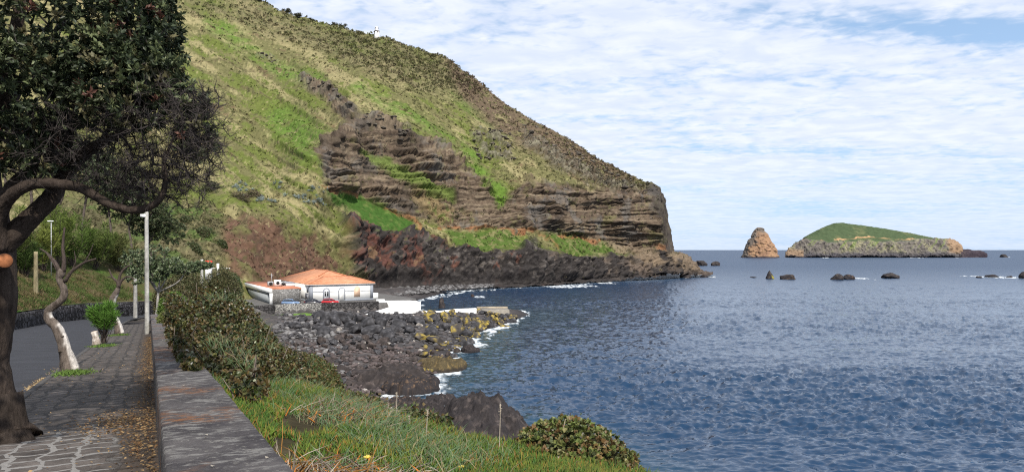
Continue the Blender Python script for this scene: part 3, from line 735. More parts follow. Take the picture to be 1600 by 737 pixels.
def outcrop_rocks():
    g = np.random.default_rng(19); mb = MB(); vs = [rock_verts(300 + k, 3, 14, .16, .8, (1, .9, .7)) for k in range(6)]
    def put(px, py, r):
        q = hill_at(px, py); V, Fc = vs[int(g.integers(6))]; a = g.uniform(0, 6.28); ca, sa = math.cos(a), math.sin(a); V = V * r * [g.uniform(.9, 1.5), 1, g.uniform(.6, 1)]
        V = np.column_stack([V[:, 0] * ca - V[:, 1] * sa, V[:, 0] * sa + V[:, 1] * ca, V[:, 2]])
        n = fbm(V, r * .5, 3, .6, px * .1); mb.add(V + q, Fc, mixc(np.broadcast_to(np.array([.062, .052, .044]) * g.uniform(.7, 1.3), V.shape), (.20, .18, .135), sstep(n + V[:, 2] / r * .25, .05, .4)))
    for _ in range(70):
        u = g.random(); L_ = [(468, 124), (500, 142), (530, 162), (560, 186), (600, 200), (650, 220)]; i = min(int(u * 5), 4); f = u * 5 - i
        put(L_[i][0] * (1 - f) + L_[i + 1][0] * f + g.normal() * 4, L_[i][1] * (1 - f) + L_[i + 1][1] * f + g.normal() * 4, g.uniform(.6, 1.7))
    for _ in range(12): put(g.uniform(406, 432), g.uniform(90, 100), g.uniform(.6, 1.6))
    for _ in range(55): put(g.uniform(738, 800), g.uniform(206, 252), g.uniform(.8, 2.0))
    for _ in range(90):
        u = g.random(); put(815 + 190 * u + g.normal() * 5, 208 + 88 * u + g.normal() * 9, g.uniform(.8, 2.3))
    tag(mb.build("outcrop_rocks", M_rock), "grey lichened rocks breaking through the grass of the headland slope", "rocks", kind="stuff")
outcrop_rocks()
# ------------------------------------------------------------------ path frame: t along the seafront road (downhill), l to its right
PU = np.array([-.458, .889]); PV = np.array([.889, .458])
def z_path(t): return H - 1.6 - .0671 * np.asarray(t, float)
def TL(t, l, h=0.0):
    t = np.asarray(t, float); l = np.asarray(l, float)
    xy = t[..., None] * PU + l[..., None] * PV
    return np.concatenate([xy, (z_path(t) + h)[..., None]], -1)
def to_tl(xy): xy = np.asarray(xy); return xy @ PU, xy @ PV
TERR = np.array([(-52.1, 155), (-31.4, 166), (-25, 186), (-60, 240), (-150, 240), (-120, 150), (-70, 140)])
def crest(t): return np.interp(t, [0, 5, 7.7, 9, 11, 14, 20, 30, 60], [7.5, 6.6, 5.2, 3.9, 3.3, 2.9, 4.5, 6, 6])
def z_bank_sea(t, l):
    """ground right of the parapet: gentle shelf, then a steep drop to the shore"""
    c = crest(t); q = l - .72
    return z_path(t) + .40 - .25 * np.minimum(q, c - .72) - 2.1 * np.maximum(l - c, 0)
def z_shore(xy):
    d = sdist(xy, LAND); p3 = np.column_stack([xy, np.zeros(len(xy))])
    z = np.where(d > 0, np.minimum(.15 + .12 * d, 1.9), .5 * np.maximum(d, -6))
    z = z + .35 * fbm(p3, 5, 4, .6, 3.) * np.clip(d / 3 + .4, 0, 1)
    return z, d

def build_shore():
    xs = np.arange(-150, 30, .75); ys = np.arange(4, 262, .75)
    X, Y = np.meshgrid(xs, ys); xy = np.column_stack([X.ravel(), Y.ravel()])
    z, d = z_shore(xy)
    t, l = to_tl(xy)
    zb = np.where(l > .7, z_bank_sea(t, l) - .35, z_path(t) - 1.2)
    zb = np.where(t > 125, -5, zb)
    zb = zb - sstep(t, 110, 125) * 6
    n = fbm(np.column_stack([xy, z]), 3, 3, .6, 9.)
    bank = zb > z
    z = np.maximum(z, zb + .25 * n)
    ter = sstep(sdist(xy, TERR), -.1, .3)
    z = np.where((ter > .5), 3.2, z)
    p3 = np.column_stack([xy, z])
    c = mixc(np.broadcast_to([.055, .05, .05], p3.shape), (.10, .085, .08), sstep(n, -.1, .3))
    c = mixc(c, (.035, .032, .033), sstep(d, 6, 0))
    c = mixc(c, (.055, .06, .028), bank * sstep(n, -.3, 0.) * .8)
    c = mixc(c, (.12, .115, .11), ter)
    g = S(478, 498, .9)[:2]; e = ((xy - g) / [5.5, 2.6]) ** 2
    c = mixc(c, (.11, .2, .03), sstep(1.2 - np.sqrt(e.sum(1)) + n, 0, .4))
    tag(link_mesh("shore", mesh_data("shore", p3, grid_faces(*X.shape), True, c), M_rock), kind="structure")
build_shore()

def scatter_boulders():
    meshes = {}
    def get(kind, k):
        if (kind, k) not in meshes:
            base, light = {"dark": ((.034, .033, .036), (.098, .096, .102)), "brown": ((.040, .033, .031), (.090, .072, .066)), "pale": ((.22, .20, .18), (.42, .39, .36)), "lichen": ((.05, .045, .042), (.115, .10, .085))}[kind]
            meshes[kind, k] = rock_mesh("boulder", 50 + k, base, light, 3, 18, .13, .8, (1, .9, .78), (.36, .27, .055) if kind == "lichen" else None)
        return meshes[kind, k]
    g = np.random.default_rng(77); acc = []; P_ = []
    LAB = {"dark": ("dark grey basalt boulder heaped on the shore below the white house", "dark boulders of the shore heap"),
           "brown": ("brownish lava boulder lying on the lower half of the shore", "brownish boulders of the lower shore"),
           "pale": ("pale stone standing out among the dark shore boulders", "pale stones among the boulders"),
           "lichen": ("boulder with yellow lichen near the end of the stone pier", "yellow lichen boulders by the pier")}
    def size(px, py):
        if py < 507: return g.uniform(1.1, 1.9) * (.6 if px < 662 and py < 502 else 1)
        if py < 535: return g.uniform(1.0, 1.85)
        if py < 560: return g.uniform(.5, 1.0)
        return g.uniform(.4, .8)
    def try_add(px, py, r, zz=.8, force=False):
        p = S(px, py, zz); xy = p[:2]
        if not force:
            if sdist(xy[None], LAND)[0] < -1.2 * r: return False
            if sdist(xy[None], TERR)[0] > -r * .6: return False
            t, l = to_tl(xy)
            if t < 100 and l < crest(t) + 2.5: return False
            for (q, rr) in acc:
                if abs(q[0] - xy[0]) < 4 and np.hypot(*(q - xy)) < .62 * (r + rr): return False
        acc.append((xy, r)); P_.append((px, py)); return True
    n_big = 0; tries = 0
    big = []
    for k in range(30):       # the crest of the heap along the white wall and the pier
        px = 560 + k * 8.9 + g.uniform(-3, 3); py = np.interp(px, [560, 600, 660, 750, 800, 826], [503, 505, 507, 499, 494, 493]) + g.uniform(-1, 3)
        if try_add(px, py, g.uniform(.9, 1.35) * (1 if px < 740 else .75), 1.0): big.append(len(acc) - 1)
    for k in range(13):
        px = 741 + k * 5.2 + g.uniform(-1, 1)
        if try_add(px, g.uniform(490.5, 492.5), g.uniform(.85, 1.15), 1.0, True): big.append(len(acc) - 1)
    while len(big) < 298 and tries < 14000:
        tries += 1
        px, py = g.uniform(438, 832), g.uniform(494, 612)
        if 540 < px < 640 and py > 570 and g.random() < .35: continue
        r = size(px, py) * (.75 if px > 730 else 1) * (.7 if px < 500 else 1)
        if try_add(px, py, r): big.append(len(acc) - 1)
    print("boulders", len(big))
    for i in big:
        xy, r = acc[i]; px, py = P_[i]
        u = g.random()
        kind = "dark"
        if px > 680 and py < 512 + (px - 680) * .1 and u < .6: kind = "lichen"
        elif px > 655 and u < .25: kind = "lichen"
        elif u < .05: kind = "pale"; r *= .6
        elif py > 540 and u < .6: kind = "brown"
        z, _ = z_shore(xy[None]); 
        o = link_mesh("boulder", get(kind, int(g.integers(7)))); 
        if not o.data.materials: o.data.materials.append(M_rock)
        zz = max(z[0], -.2) + r * (.38 if py > 505 or (px > 738 and py < 493) else .12)
        o.location = (xy[0], xy[1], zz); o.rotation_euler = (g.uniform(-.5, .5), g.uniform(-.5, .5), g.uniform(0, 6.28))
        o.scale = (r * g.uniform(.9, 1.25), r * g.uniform(.85, 1.15), r * g.uniform(.75, 1.1))
        tag(o, LAB[kind][0], "boulder", LAB[kind][1])
    # smaller stones between them, past counting
    mb = MB(); vs = [rock_verts(200 + k, 2, 8, .15, .8, (1, .9, .7)) for k in range(8)]
    n = 0
    for _ in range(9000):
        px, py = g.uniform(430, 826), g.uniform(494, 640)
        p = S(px, py, .6); xy = p[:2]
        if n > 2600: break
        if sdist(xy[None], LAND)[0] < -.4 or sdist(xy[None], TERR)[0] > -.3: continue
        t, l = to_tl(xy)
        if t < 100 and l < crest(t) + 2.: continue
        r = g.uniform(.18, .55) * (1.1 if py < 540 else .85); V, Fc = vs[int(g.integers(8))]; a = g.uniform(0, 6.28); ca, sa = math.cos(a), math.sin(a)
        V = V * r * [g.uniform(.8, 1.3), 1, 1]; V = np.column_stack([V[:, 0] * ca - V[:, 1] * sa, V[:, 0] * sa + V[:, 1] * ca, V[:, 2]])
        z, _ = z_shore(xy[None]); u = g.random()
        c = np.array([.07, .067, .07]) * g.uniform(.6, 1.6)
        if px < 540 and u < .4: c = np.array([.16, .155, .155]) * g.uniform(.8, 1.3)
        elif u < .05: c = np.array([.33, .30, .27])
        elif px > 660 and u < .3: c = np.array([.20, .155, .05]) * g.uniform(.6, 1.2)
        elif py > 545: c = c * [1.1, .92, .85]
        mb.add(V + [*xy, max(z[0], 0) + r * .25], Fc, c); n += 1
    # grey scree under the far red cliff
    for _ in range(1100):
        px = g.uniform(585, 770); py = np.interp(px, [585, 640, 700, 770], [466, 461, 454, 448.5]) - g.uniform(0, 1) * np.interp(px, [585, 650, 720, 770], [16, 20, 12, 4]); p = S(px, py, .9 + (460 - py) * .02)
        r = g.uniform(.3, 1.0); V, Fc = vs[int(g.integers(8))]
        mb.add(V * r + p + [0, 0, .3], Fc, np.array([.15, .145, .145]) * g.uniform(.35, 1.3) if g.random() < .75 else np.array([.05, .045, .045]))
    tag(mb.build("shore_stones", M_rock), "small dark stones filling the gaps between the shore boulders", "stones", kind="stuff")
scatter_boulders()

def outcrop(px, py, w, depth, h, label, seed, base=(.030, .026, .027), light=(.078, .064, .060), z0=.2, amp=.35, name="lava_outcrop"):
    """a mass of broken lava: overlapping tilted blocks over a low mound, one skin"""
    g = np.random.default_rng(seed * 7 + 1); p = S(px, py, z0); k = 110
    u = np.linspace(-1, 1, k); U, Vv = np.meshgrid(u, u); x, y = U.ravel() * w / 2, Vv.ravel() * depth / 2
    q = np.column_stack([x, y, 0 * x]) + [seed * 31, 0, 0]
    wx = x + w * .035 * fbm(q, w * .12, 3, .6, 2.); wy = y + w * .035 * fbm(q, w * .12, 3, .6, 12.)
    z = np.full(len(x), -.6)
    for _ in range(46):
        a = g.uniform(0, 6.28); rr = math.sqrt(g.random()) * .82; cx, cy = rr * math.cos(a) * w / 2, rr * math.sin(a) * depth / 2
        r = w * g.uniform(.06, .19); top = h * (1 - rr ** 1.6) * g.uniform(.55, 1.0) + .15; tx, ty = g.normal(size=2) * .28
        c_, s_ = math.cos(a * 3), math.sin(a * 3); dx, dy = (wx - cx) * c_ + (wy - cy) * s_, -(wx - cx) * s_ + (wy - cy) * c_
        dd = np.maximum(np.abs(dx) / g.uniform(.8, 1.3), np.abs(dy)) * .55 + np.hypot(dx, dy) * .45
        z = np.maximum(z, top + tx * dx + ty * dy - np.maximum(dd - r * .6, 0) * g.uniform(1.3, 2.6))
    z = np.maximum(z, h * .45 * (1 - (U.ravel() ** 2 + Vv.ravel() ** 2) * 1.25)) 
    z = z + h * .18 * fbm(q, w * .08, 5, .7, 8.) + h * .10 * ridged(q, w * .045, 4, .65, 4.)
    z = np.where(U.ravel() ** 2 + Vv.ravel() ** 2 > .98, -.8, z)
    n = fbm(np.column_stack([q[:, :2], z]), w * .06, 4, .65, 3.)
    c = mixc(np.broadcast_to(base, q.shape), light, sstep(n, 0, .4)); c = mixc(c, (.018, .016, .018), sstep(z, .5, 0.) * .8)
    V = np.column_stack([x, y, z])
    o = link_mesh(name, mesh_data(name, V, grid_faces(k, k), False, c), M_rock); o.location = p
    return tag(o, label, "rock", "lava outcrops along the near shore")
outcrop(590, 592, 14, 14, 1.25, "broad brown lava mass in front of the boulder heap", 1, base=(.036, .030, .029), light=(.082, .066, .060))
outcrop(690, 572, 7, 9, 1.2, "yellow brown wet rock at the waterline beside the foam", 2, base=(.07, .055, .03), light=(.17, .12, .05))
outcrop(738, 690, 10, 10, 3.5, "rugged dark double humped lava rock right behind the grass", 3)
outcrop(668, 660, 5, 6, 1.9, "dark lava hump at the left foot of the double humped rock", 4)
outcrop(786, 672, 2.8, 4, 1.6, "small dark rock knob washed by foam beside the round bush", 5)
outcrop(637, 634, 5.0, 5, .7, "flat brown lava slab awash near the grassy edge", 6, light=(.13, .085, .06))
outcrop(690, 626, 3.6, 3.5, .6, "low dark rock with foam standing out in the water", 7)
outcrop(640, 606, 7, 6, 1.3, "wet brown rock at the seaward tip of the lava mass", 8, light=(.13, .085, .055))
outcrop(735, 548, 3.0, 3, .8, "small dark rock awash off the boulder heap", 9)
outcrop(672, 596, 2.4, 2.5, .5, "tiny dark rock in the foam between the lava mass and open water", 10)

# ------------------------------------------------------------------ masonry materials
def mat_stone(name, scale, stone, stone2, mortar, edge=.06, bump=.8, stretch=(1, 1, 1.4)):
    m = bpy.data.materials.new(name); m.use_nodes = True; nt = m.node_tree; L = nt.links.new; N = nt.nodes.new; b = nt.nodes["Principled BSDF"]
    b.inputs["Roughness"].default_value = .95; b.inputs["Specular IOR Level"].default_value = .1
    tc = N("ShaderNodeTexCoord"); mp = N("ShaderNodeMapping"); mp.inputs["Scale"].default_value = stretch; L(tc.outputs["Object"], mp.inputs[0])
    v = N("ShaderNodeTexVoronoi"); v.feature = 'DISTANCE_TO_EDGE'; v.inputs["Scale"].default_value = scale; L(mp.outputs[0], v.inputs["Vector"])
    v2 = N("ShaderNodeTexVoronoi"); v2.inputs["Scale"].default_value = scale; L(mp.outputs[0], v2.inputs["Vector"])
    n = N("ShaderNodeTexNoise"); n.inputs["Scale"].default_value = scale * 2; n.inputs["Detail"].default_value = 5; L(tc.outputs["Object"], n.inputs["Vector"])
    sp = N("ShaderNodeSeparateColor"); L(v2.outputs["Color"], sp.inputs[0])
    a = N("ShaderNodeMix"); a.data_type = 'RGBA'; a.inputs[6].default_value = (*stone, 1); a.inputs[7].default_value = (*stone2, 1); L(sp.outputs[0], a.inputs[0])
    r = N("ShaderNodeMapRange"); r.inputs[1].default_value = edge * .4; r.inputs[2].default_value = edge; L(v.outputs["Distance"], r.inputs[0])
    x = N("ShaderNodeMix"); x.data_type = 'RGBA'; x.inputs[6].default_value = (*mortar, 1); L(r.outputs[0], x.inputs[0]); L(a.outputs[2], x.inputs[7])
    y = N("ShaderNodeVectorMath"); y.operation = 'SCALE'; rr = N("ShaderNodeMapRange"); rr.inputs[3].default_value = .55; rr.inputs[4].default_value = 1.45; L(n.outputs[0], rr.inputs[0])
    L(x.outputs[2], y.inputs[0]); L(rr.outputs[0], y.inputs["Scale"]); L(y.outputs[0], b.inputs["Base Color"])
    bp = N("ShaderNodeBump"); bp.inputs["Strength"].default_value = bump; bp.inputs["Distance"].default_value = .12; L(r.outputs[0], bp.inputs["Height"]); L(bp.outputs[0], b.inputs["Normal"])
    return m
M_wall_pale = mat_stone("mortared rubble", 1.7, (.06, .058, .06), (.16, .155, .15), (.30, .29, .27), .16)
M_wall_dark = mat_stone("dark rubble", 1.5, (.03, .028, .03), (.085, .08, .08), (.022, .021, .021), .10)
M_wall_grey = mat_stone("grey fieldstone", 2.2, (.16, .155, .15), (.34, .33, .32), (.15, .145, .14), .07, stretch=(1, 1, 2.2))
M_wall_road = mat_stone("roadside basalt", 1.5, (.022, .021, .024), (.085, .082, .088), (.014, .013, .013), .11)
M_white = mat_plain("white limewash", (.86, .86, .84), .85, 1.2, .04)
M_greypaint = mat_plain("grey paint", (.27, .29, .33), .8, 2, .08)
M_tile = None
def make_tile():
    m = mat_plain("clay tile", (.56, .235, .12), .85, .9, .22, c2=(.66, .33, .19)); nt = m.node_tree; b = nt.nodes["Principled BSDF"]
    tc = nt.nodes.new("ShaderNodeTexCoord"); w = nt.nodes.new("ShaderNodeTexWave"); w.inputs["Scale"].default_value = 1.1; w.bands_direction = 'X'; w.inputs["Distortion"].default_value = .6
    nt.links.new(tc.outputs["Object"], w.inputs["Vector"]); bp = nt.nodes.new("ShaderNodeBump"); bp.inputs["Strength"].default_value = .7; bp.inputs["Distance"].default_value = .12
    nt.links.new(w.outputs[0], bp.inputs["Height"]); nt.links.new(bp.outputs[0], b.inputs["Normal"]); return m
M_tile = make_tile()
M_glass = mat_plain("dark glass", (.03, .035, .04), .12, None, spec=.6)
M_metal = mat_plain("galvanised metal", (.42, .43, .44), .5, 3, .15, metallic=.3)
M_dark = mat_plain("dark rubber", (.02, .02, .022), .8)

# ------------------------------------------------------------------ the white house and its annex
HO = (-49.4, 172.0, 3.2); HRZ = math.radians(30)
def hip(mb, x0, x1, y0, y1, ze, zr, along, th=.18):
    """hipped roof with thickness; ridge along 'x' or 'y'"""
    if along == 'x': k = (y1 - y0) / 2; a, b_ = (x0 + k, (y0 + y1) / 2, zr), (x1 - k, (y0 + y1) / 2, zr)
    else: k = (x1 - x0) / 2; a, b_ = ((x0 + x1) / 2, y0 + k, zr), ((x0 + x1) / 2, y1 - k, zr)
    e = [(x0, y0, ze), (x1, y0, ze), (x1, y1, ze), (x0, y1, ze)]; lo = [(x, y, ze - th) for x, y, _ in e]
    v = np.array(e + [a, b_] + lo)
    if along == 'x': f4 = [[0, 1, 5, 4], [2, 3, 4, 5]]; f3 = [[1, 2, 5], [3, 0, 4]]
    else: f4 = [[1, 2, 5, 4], [3, 0, 4, 5]]; f3 = [[0, 1, 4], [2, 3, 5]]
    f4 += [[6, 7, 1, 0], [7, 8, 2, 1], [8, 9, 3, 2], [9, 6, 0, 3], [9, 8, 7, 6]]
    mb.add(v, [np.array(f4), np.array(f3)]); return e, a, b_
def arch(mb, cx, w, z0, z1, y0, y1, n=9):
    r = w / 2; pts = [(cx - r, z0), (cx + r, z0)] + [(cx + r * math.cos(a), z1 - r + r * math.sin(a)) for a in np.linspace(0, math.pi, n)]
    p = np.array(pts); m = len(p); v = np.vstack([np.column_stack([p[:, 0], np.full(m, y0), p[:, 1]]), np.column_stack([p[:, 0], np.full(m, y1), p[:, 1]])])
    i = np.arange(m); j = (i + 1) % m
    mb.add(v, [np.column_stack([i, j, j + m, i + m]), np.array([[0, k + 1, k] for k in range(1, m - 1)] + [[m, m + k, m + k + 1] for k in range(1, m - 1)])]); return mb
def house():
    t = empty("white_house", HO, HRZ); tag(t, "white house with hipped orange tile roof and arched doors by the cove", "house")
    MB().box((8, 17, 2.1), (16, 34, 4.2)).build("wall", M_white, t)
    MB().box((8, -.05, .2), (16.3, .10, .4)).box((-.05, 17, .2), (.10, 34, .4)).build("plinth", M_greypaint, t)
    for x in (.35, 15.65): MB().box((x, -.05, 2.35), (.75, .16, 3.6)).build("pilaster", M_greypaint, t)
    MB().box((-.05, .4, 2.35), (.16, .78, 3.6)).build("pilaster", M_greypaint, t)
    for a, b in ((.72, 3.2), (4.95, 7.05), (8.75, 11.0), (12.7, 15.28)): MB().box(((a + b) / 2, -.03, 2.45), (b - a, .06, .12)).build("string_course", M_greypaint, t)
    MB().box((8, -.04, 4.1), (16.2, .10, .16)).build("frieze", M_greypaint, t)
    r = MB(); hip(r, -.45, 16.45, -.45, 9.4, 4.4, 6.0, 'x'); hip(r, -.45, 16.45, 4.5, 34.5, 4.42, 7.3, 'y')
    ro = r.build("roof", M_tile, t)
    cap = MB()
    for a, b in [((-.4, -.4, 4.45), (4.5, 4.5, 6.05)), ((16.4, -.4, 4.45), (11.5, 4.5, 6.05)), ((4.5, 4.5, 6.05), (11.5, 4.5, 6.05)), ((8, 12.9, 7.33), (8, 26, 7.33)), ((-.4, 34.4, 4.45), (8, 26, 7.33)), ((4.3, 8.6, 6.0), (8, 12.9, 7.33)), ((11.7, 8.6, 6.0), (8, 12.9, 7.33))]:
        cap.tube(np.linspace(a, b, 3), .13, 6)
    cap.build("ridge_tiles", mat_plain("ridge tile", (.46, .19, .10), .9, 2, .2), ro)
    MB().box((8, -.4, 4.18), (17, .14, .10)).box((-.45, 17, 4.18), (.12, 35, .10)).build("gutter", M_white, t)
    d = arch(MB(), 4.06, 1.75, .05, 3.45, -.10, 0).build("arched_door", M_greypaint, t)
    arch(MB(), 4.06, 1.2, .1, 3.1, -.14, -.05).build("door_leaf", mat_plain("pale door", (.5, .52, .55), .7), d)
    for x in (3.78, 4.34): MB().box((x, -.16, 1.9), (.38, .05, 1.1)).build("pane", M_glass, d)
    d = arch(MB(), 7.9, 1.75, .05, 3.45, -.10, 0).build("arched_door", M_greypaint, t); d["label"] = "white arched door in a grey surround"
    arch(MB(), 7.9, 1.25, .1, 3.15, -.14, -.05).build("door_leaf", M_white, d)
    w = arch(MB(), 11.84, 1.5, .95, 3.6, -.09, 0).build("window", mat_plain("peach shutter", (.72, .50, .36), .8), t); w["label"] = "closed peach coloured arched shutter"
    w = MB().box((-.06, 2.3, 2.65), (.1, 1.0, .9)).build("window", M_greypaint, t); MB().box((-.1, 2.3, 2.65), (.06, .8, .7)).build("pane", M_glass, w)
    MB().box((-.04, 2.6, 1.3), (.09, 3.4, 1.5)).build("painted_dado", mat_plain("pale grey dado", (.42, .43, .46), .85), t)
    MB().box((17.2, 2.5, .8), (1.6, 1.4, 1.6)).build("porch_block", M_white, t)
    a = empty("stone_annex", HO, HRZ); tag(a, "low annex with grey stone end wall and white framed glazed side", "building")
    MB().box((-6.3, -2.25, 1.75), (6.5, .3, 3.5)).box((-2.75, 15, 1.75), (.3, 34, 3.5)).build("stone_wall", M_wall_grey, a)
    f = MB(); f.box((-9.65, 16.2, 3.15), (.5, 37.6, 1.0)).box((-9.6, -2.3, 1.3), (.6, .55, 2.7)).box((-9.6, 34.7, 1.3), (.6, .55, 2.7)).build("frame", M_white, a)
    MB().box((-9.35, 16.2, 1.0), (.12, 36.2, 2.0)).build("panel", mat_plain("grey panel", (.33, .35, .36), .7, 1, .1), a)
    w = MB().box((-9.4, 16.2, 2.3), (.12, 36.2, .7)).build("window", M_glass, a); k = MB()
    for y in np.arange(-1.5, 34, 1.25): k.box((-9.47, y, 2.3), (.07, .14, .72))
    k.build("mullions", M_greypaint, w)
    v = np.array([(-9.4, -2.35, 3.62), (-2.6, -2.35, 3.5), (-2.6, 34.8, 3.5), (-9.4, 34.8, 3.62), (-9.4, -2.35, 3.5), (-2.6, -2.35, 3.35), (-2.6, 34.8, 3.35), (-9.4, 34.8, 3.5)])
    v[:4, 2] += .28
    MB().add(v, np.array([[0, 1, 2, 3], [0, 4, 5, 1], [1, 5, 6, 2], [2, 6, 7, 3], [3, 7, 4, 0]])).build("roof", mat_plain("terracotta deck", (.42, .17, .10), .9, .6, .2), a)
    Rz = Matrix.Rotation(HRZ, 3, 'Z')
    def loc(x, y, z): return Vector(HO) + Rz @ Vector((x, y, z))
    for x, y, w_, h_, lab in ((-8.2, 5.5, 1.3, 1.1, "grey box shaped roof unit leftmost on the annex roof"), (-6.7, 4.6, 1.5, 1.5, "white cased roof unit with round fan grille on the annex roof"), (-5.2, 5.4, 1.4, 1.0, "grey low roof unit nearest the house on the annex roof")):
        u = empty("air_conditioner", loc(x, y, 3.85), HRZ); tag(u, lab, "air conditioner", "roof units on the annex")
        MB().box((0, 0, h_ / 2 + .08), (w_, .8, h_)).build("casing", M_white if "white" in lab else M_metal, u)
        MB().tube([(0, -.41, h_ / 2 + .1), (0, -.46, h_ / 2 + .1)], .42, 14).build("fan_grille", M_dark, u)
        MB().box((-w_ / 3, 0, .04), (.08, .8, .08)).box((w_ / 3, 0, .04), (.08, .8, .08)).build("feet", M_dark, u)
    m = empty("antenna_mast", loc(-7.4, 8, 3.85)); tag(m, "thin antenna mast rising from the annex roof", "mast")
    MB().tube([(0, 0, 0), (0, 0, 3.1)], .06, 6).build("pole", M_metal, m); MB().box((0, 0, 2.7), (1.0, .05, .05)).box((0, 0, 2.3), (.7, .05, .05)).build("crossbar", M_metal, m)
    dc = empty("roof_duct", loc(-3.9, 9, 3.75), HRZ); tag(dc, "low white roof housing between the annex and the house", "roof housing")
    MB().box((0, 0, .4), (3.0, 8, .8)).build("casing", M_white, dc); MB().box((0, 0, .86), (3.2, 8.2, .08)).build("cover", M_greypaint, dc)
house()

# ------------------------------------------------------------------ cars in front of the house
def make_car(name, label, paint, x, y, rz, z=3.2, hatch=True):
    t = empty(name, (x, y, z), rz); tag(t, label, "car", "cars parked before the white house")
    P_ = mat_plain(name + " paint", paint, .25, None, spec=.6)
    prof = [(-1.95, .35), (-2.0, .62), (-1.9, .95), (-1.2, 1.0 if hatch else .98), (.95, .93), (1.75, .82), (1.98, .62), (1.95, .32)]
    def ext(pr, w0, w1, zmid):
        p = np.array(pr); n = len(p); ws = np.where(p[:, 1] > zmid, w1, w0) / 2
        v = np.vstack([np.column_stack([p[:, 0], -ws, p[:, 1]]), np.column_stack([p[:, 0], ws, p[:, 1]])])
        i = np.arange(n); j = (i + 1) % n
        return v, [np.column_stack([i, i + n, j + n, j]), np.array([[0, k, k + 1] for k in range(1, n - 1)] + [[n, n + k + 1, n + k] for k in range(1, n - 1)])]
    b = MB(); b.add(*ext(prof, 1.72, 1.66, .8))
    b.add(*ext([(-1.78, .93), (-1.45, 1.38), (-.2, 1.47), (.35, 1.42), (1.1, .9)], 1.62, 1.22, 1.2)).build("body", P_, t)
    g = MB(); g.add(*ext([(-1.62, 1.0), (-1.38, 1.34), (-.25, 1.41), (.3, 1.37), (.92, .98)], 1.64, 1.30, 1.2)); g.build("side_windows", M_glass, t)
    g = MB(); g.add(*ext([(.52, 1.33), (1.08, .97), (1.12, .985), (.55, 1.35)], 1.4, 1.16, 1.2)).build("windscreen", M_glass, t)
    g = MB(); g.add(*ext([(-1.5, 1.33), (-1.76, 1.0), (-1.8, 1.01), (-1.53, 1.35)], 1.4, 1.16, 1.2)).build("rear_window", M_glass, t)
    for wx in (-1.25, 1.25):
        for wy in (-.78, .78):
            w = MB().tube([(wx, wy - .1, .31), (wx, wy + .1, .31)], .31, 16).build("wheel", M_dark, t)
            MB().tube([(wx, wy - .115, .31), (wx, wy + .115, .31)], .19, 12).build("rim", M_metal, w)
    for wy in (-.62, .62):
        MB().box((1.93, wy, .66), (.10, .32, .14)).build("headlight", mat_plain("lamp glass", (.8, .8, .8), .2), t)
        MB().box((-1.96, wy, .75), (.08, .26, .2)).build("tail_light", mat_plain("red lens", (.4, .02, .02), .3), t)
    return t
make_car("parked_car", "small blue grey car parked against the stone annex", (.16, .24, .38), -51.0, 162.3, math.radians(8))
make_car("parked_car", "dark car between the blue one and the red one", (.018, .018, .028), -46.2, 163.6, math.radians(25))
make_car("parked_car", "low red car parked nearest the arched doors", (.42, .02, .025), -42.4, 164.4, math.radians(12))

# ------------------------------------------------------------------ walls below the house, white sea walls, pier
def plan_wall(name, pts, z0, z1, th, mat, label, cat="wall", coping=None, back=(-.45, .9)):
    p = np.array(pts, float); a = p; b = p + np.array(back) * th
    poly = np.vstack([a, b[::-1]]); z0 = np.broadcast_to(z0, len(p)); z1 = np.broadcast_to(z1, len(p))
    o = MB().prism(poly, np.concatenate([z0, z0[::-1]]), np.concatenate([z1, z1[::-1]])).build(name, mat)
    return tag(o, label, cat, kind="thing")
W0, W1 = np.array((-52.1, 155.)), np.array((-31.4, 166.)); wm = W0 + (W1 - W0) * .43
plan_wall("retaining_wall", [W0, wm], .2, 3.95, .6, M_wall_pale, "stone retaining wall with pale mortar joints below the parked cars")
plan_wall("retaining_wall", [wm + [.02, .0], W1], .2, 3.9, .6, M_wall_dark, "dark rubble retaining wall under the front of the white house")
plan_wall("retaining_wall", [(-58.5, 150.5), (-52.12, 154.9)], -.5, 3.9, .6, M_wall_dark, "plain dark end of the retaining wall beside the hedge")
def _unused(): pass
def face_wall(name, pts, Ds, ybot, th, label, mat=None, cat="wall"):
    """a free-standing wall whose top follows surveyed points"""
    top = np.array([P(x, y, d) for (x, y), d in zip(pts, Ds)]); n = len(top)
    zb = np.interp(top[:, 0], [top[0, 0], top[-1, 0]], ybot)
    dirv = top[-1, :2] - top[0, :2]; nb = norm(np.array([-dirv[1], dirv[0]]));
    if nb[1] < 0: nb = -nb
    q = top[:, :2] + nb * th
    v = np.vstack([top, np.column_stack([top[:, :2], zb]), np.column_stack([q, top[:, 2]]), np.column_stack([q, zb])])
    i = np.arange(n - 1)
    f = np.vstack([np.column_stack([i + n, i + n + 1, i + 1, i]), np.column_stack([i, i + 1, i + 2 * n + 1, i + 2 * n]), np.column_stack([i + 2 * n, i + 2 * n + 1, i + 3 * n + 1, i + 3 * n]),
                   [[0, 2 * n, 3 * n, n]], [[n - 1, 2 * n - 1, 4 * n - 1, 3 * n - 1]]])
    return tag(MB().add(v, f).build(name, mat or M_white), label, cat, kind="thing")
face_wall("sea_wall", [(567, 492.6), (580, 488.5), (600, 482.6), (634, 471.8), (649, 469.8), (657.5, 471.4)], np.linspace(152.5, 158, 6), (.6, .2), .7, "tall white sea wall whose top ramps up from the shore stones")
face_wall("sea_wall", [(657.6, 485.6), (686, 485.8), (709, 483.0), (709.4, 482.6), (744.5, 481.2)], np.linspace(158.3, 163, 5), (.2, .4), .6, "low white wall stepping out along the pier")
face_wall("sea_wall", [(588, 467.2), (600, 467.4), (600.3, 469.6), (640, 469.2), (648, 470.5)], np.linspace(172, 170, 5), (1.0, 1.0), .5, "white wall behind the ramped wall at the corner of the house")
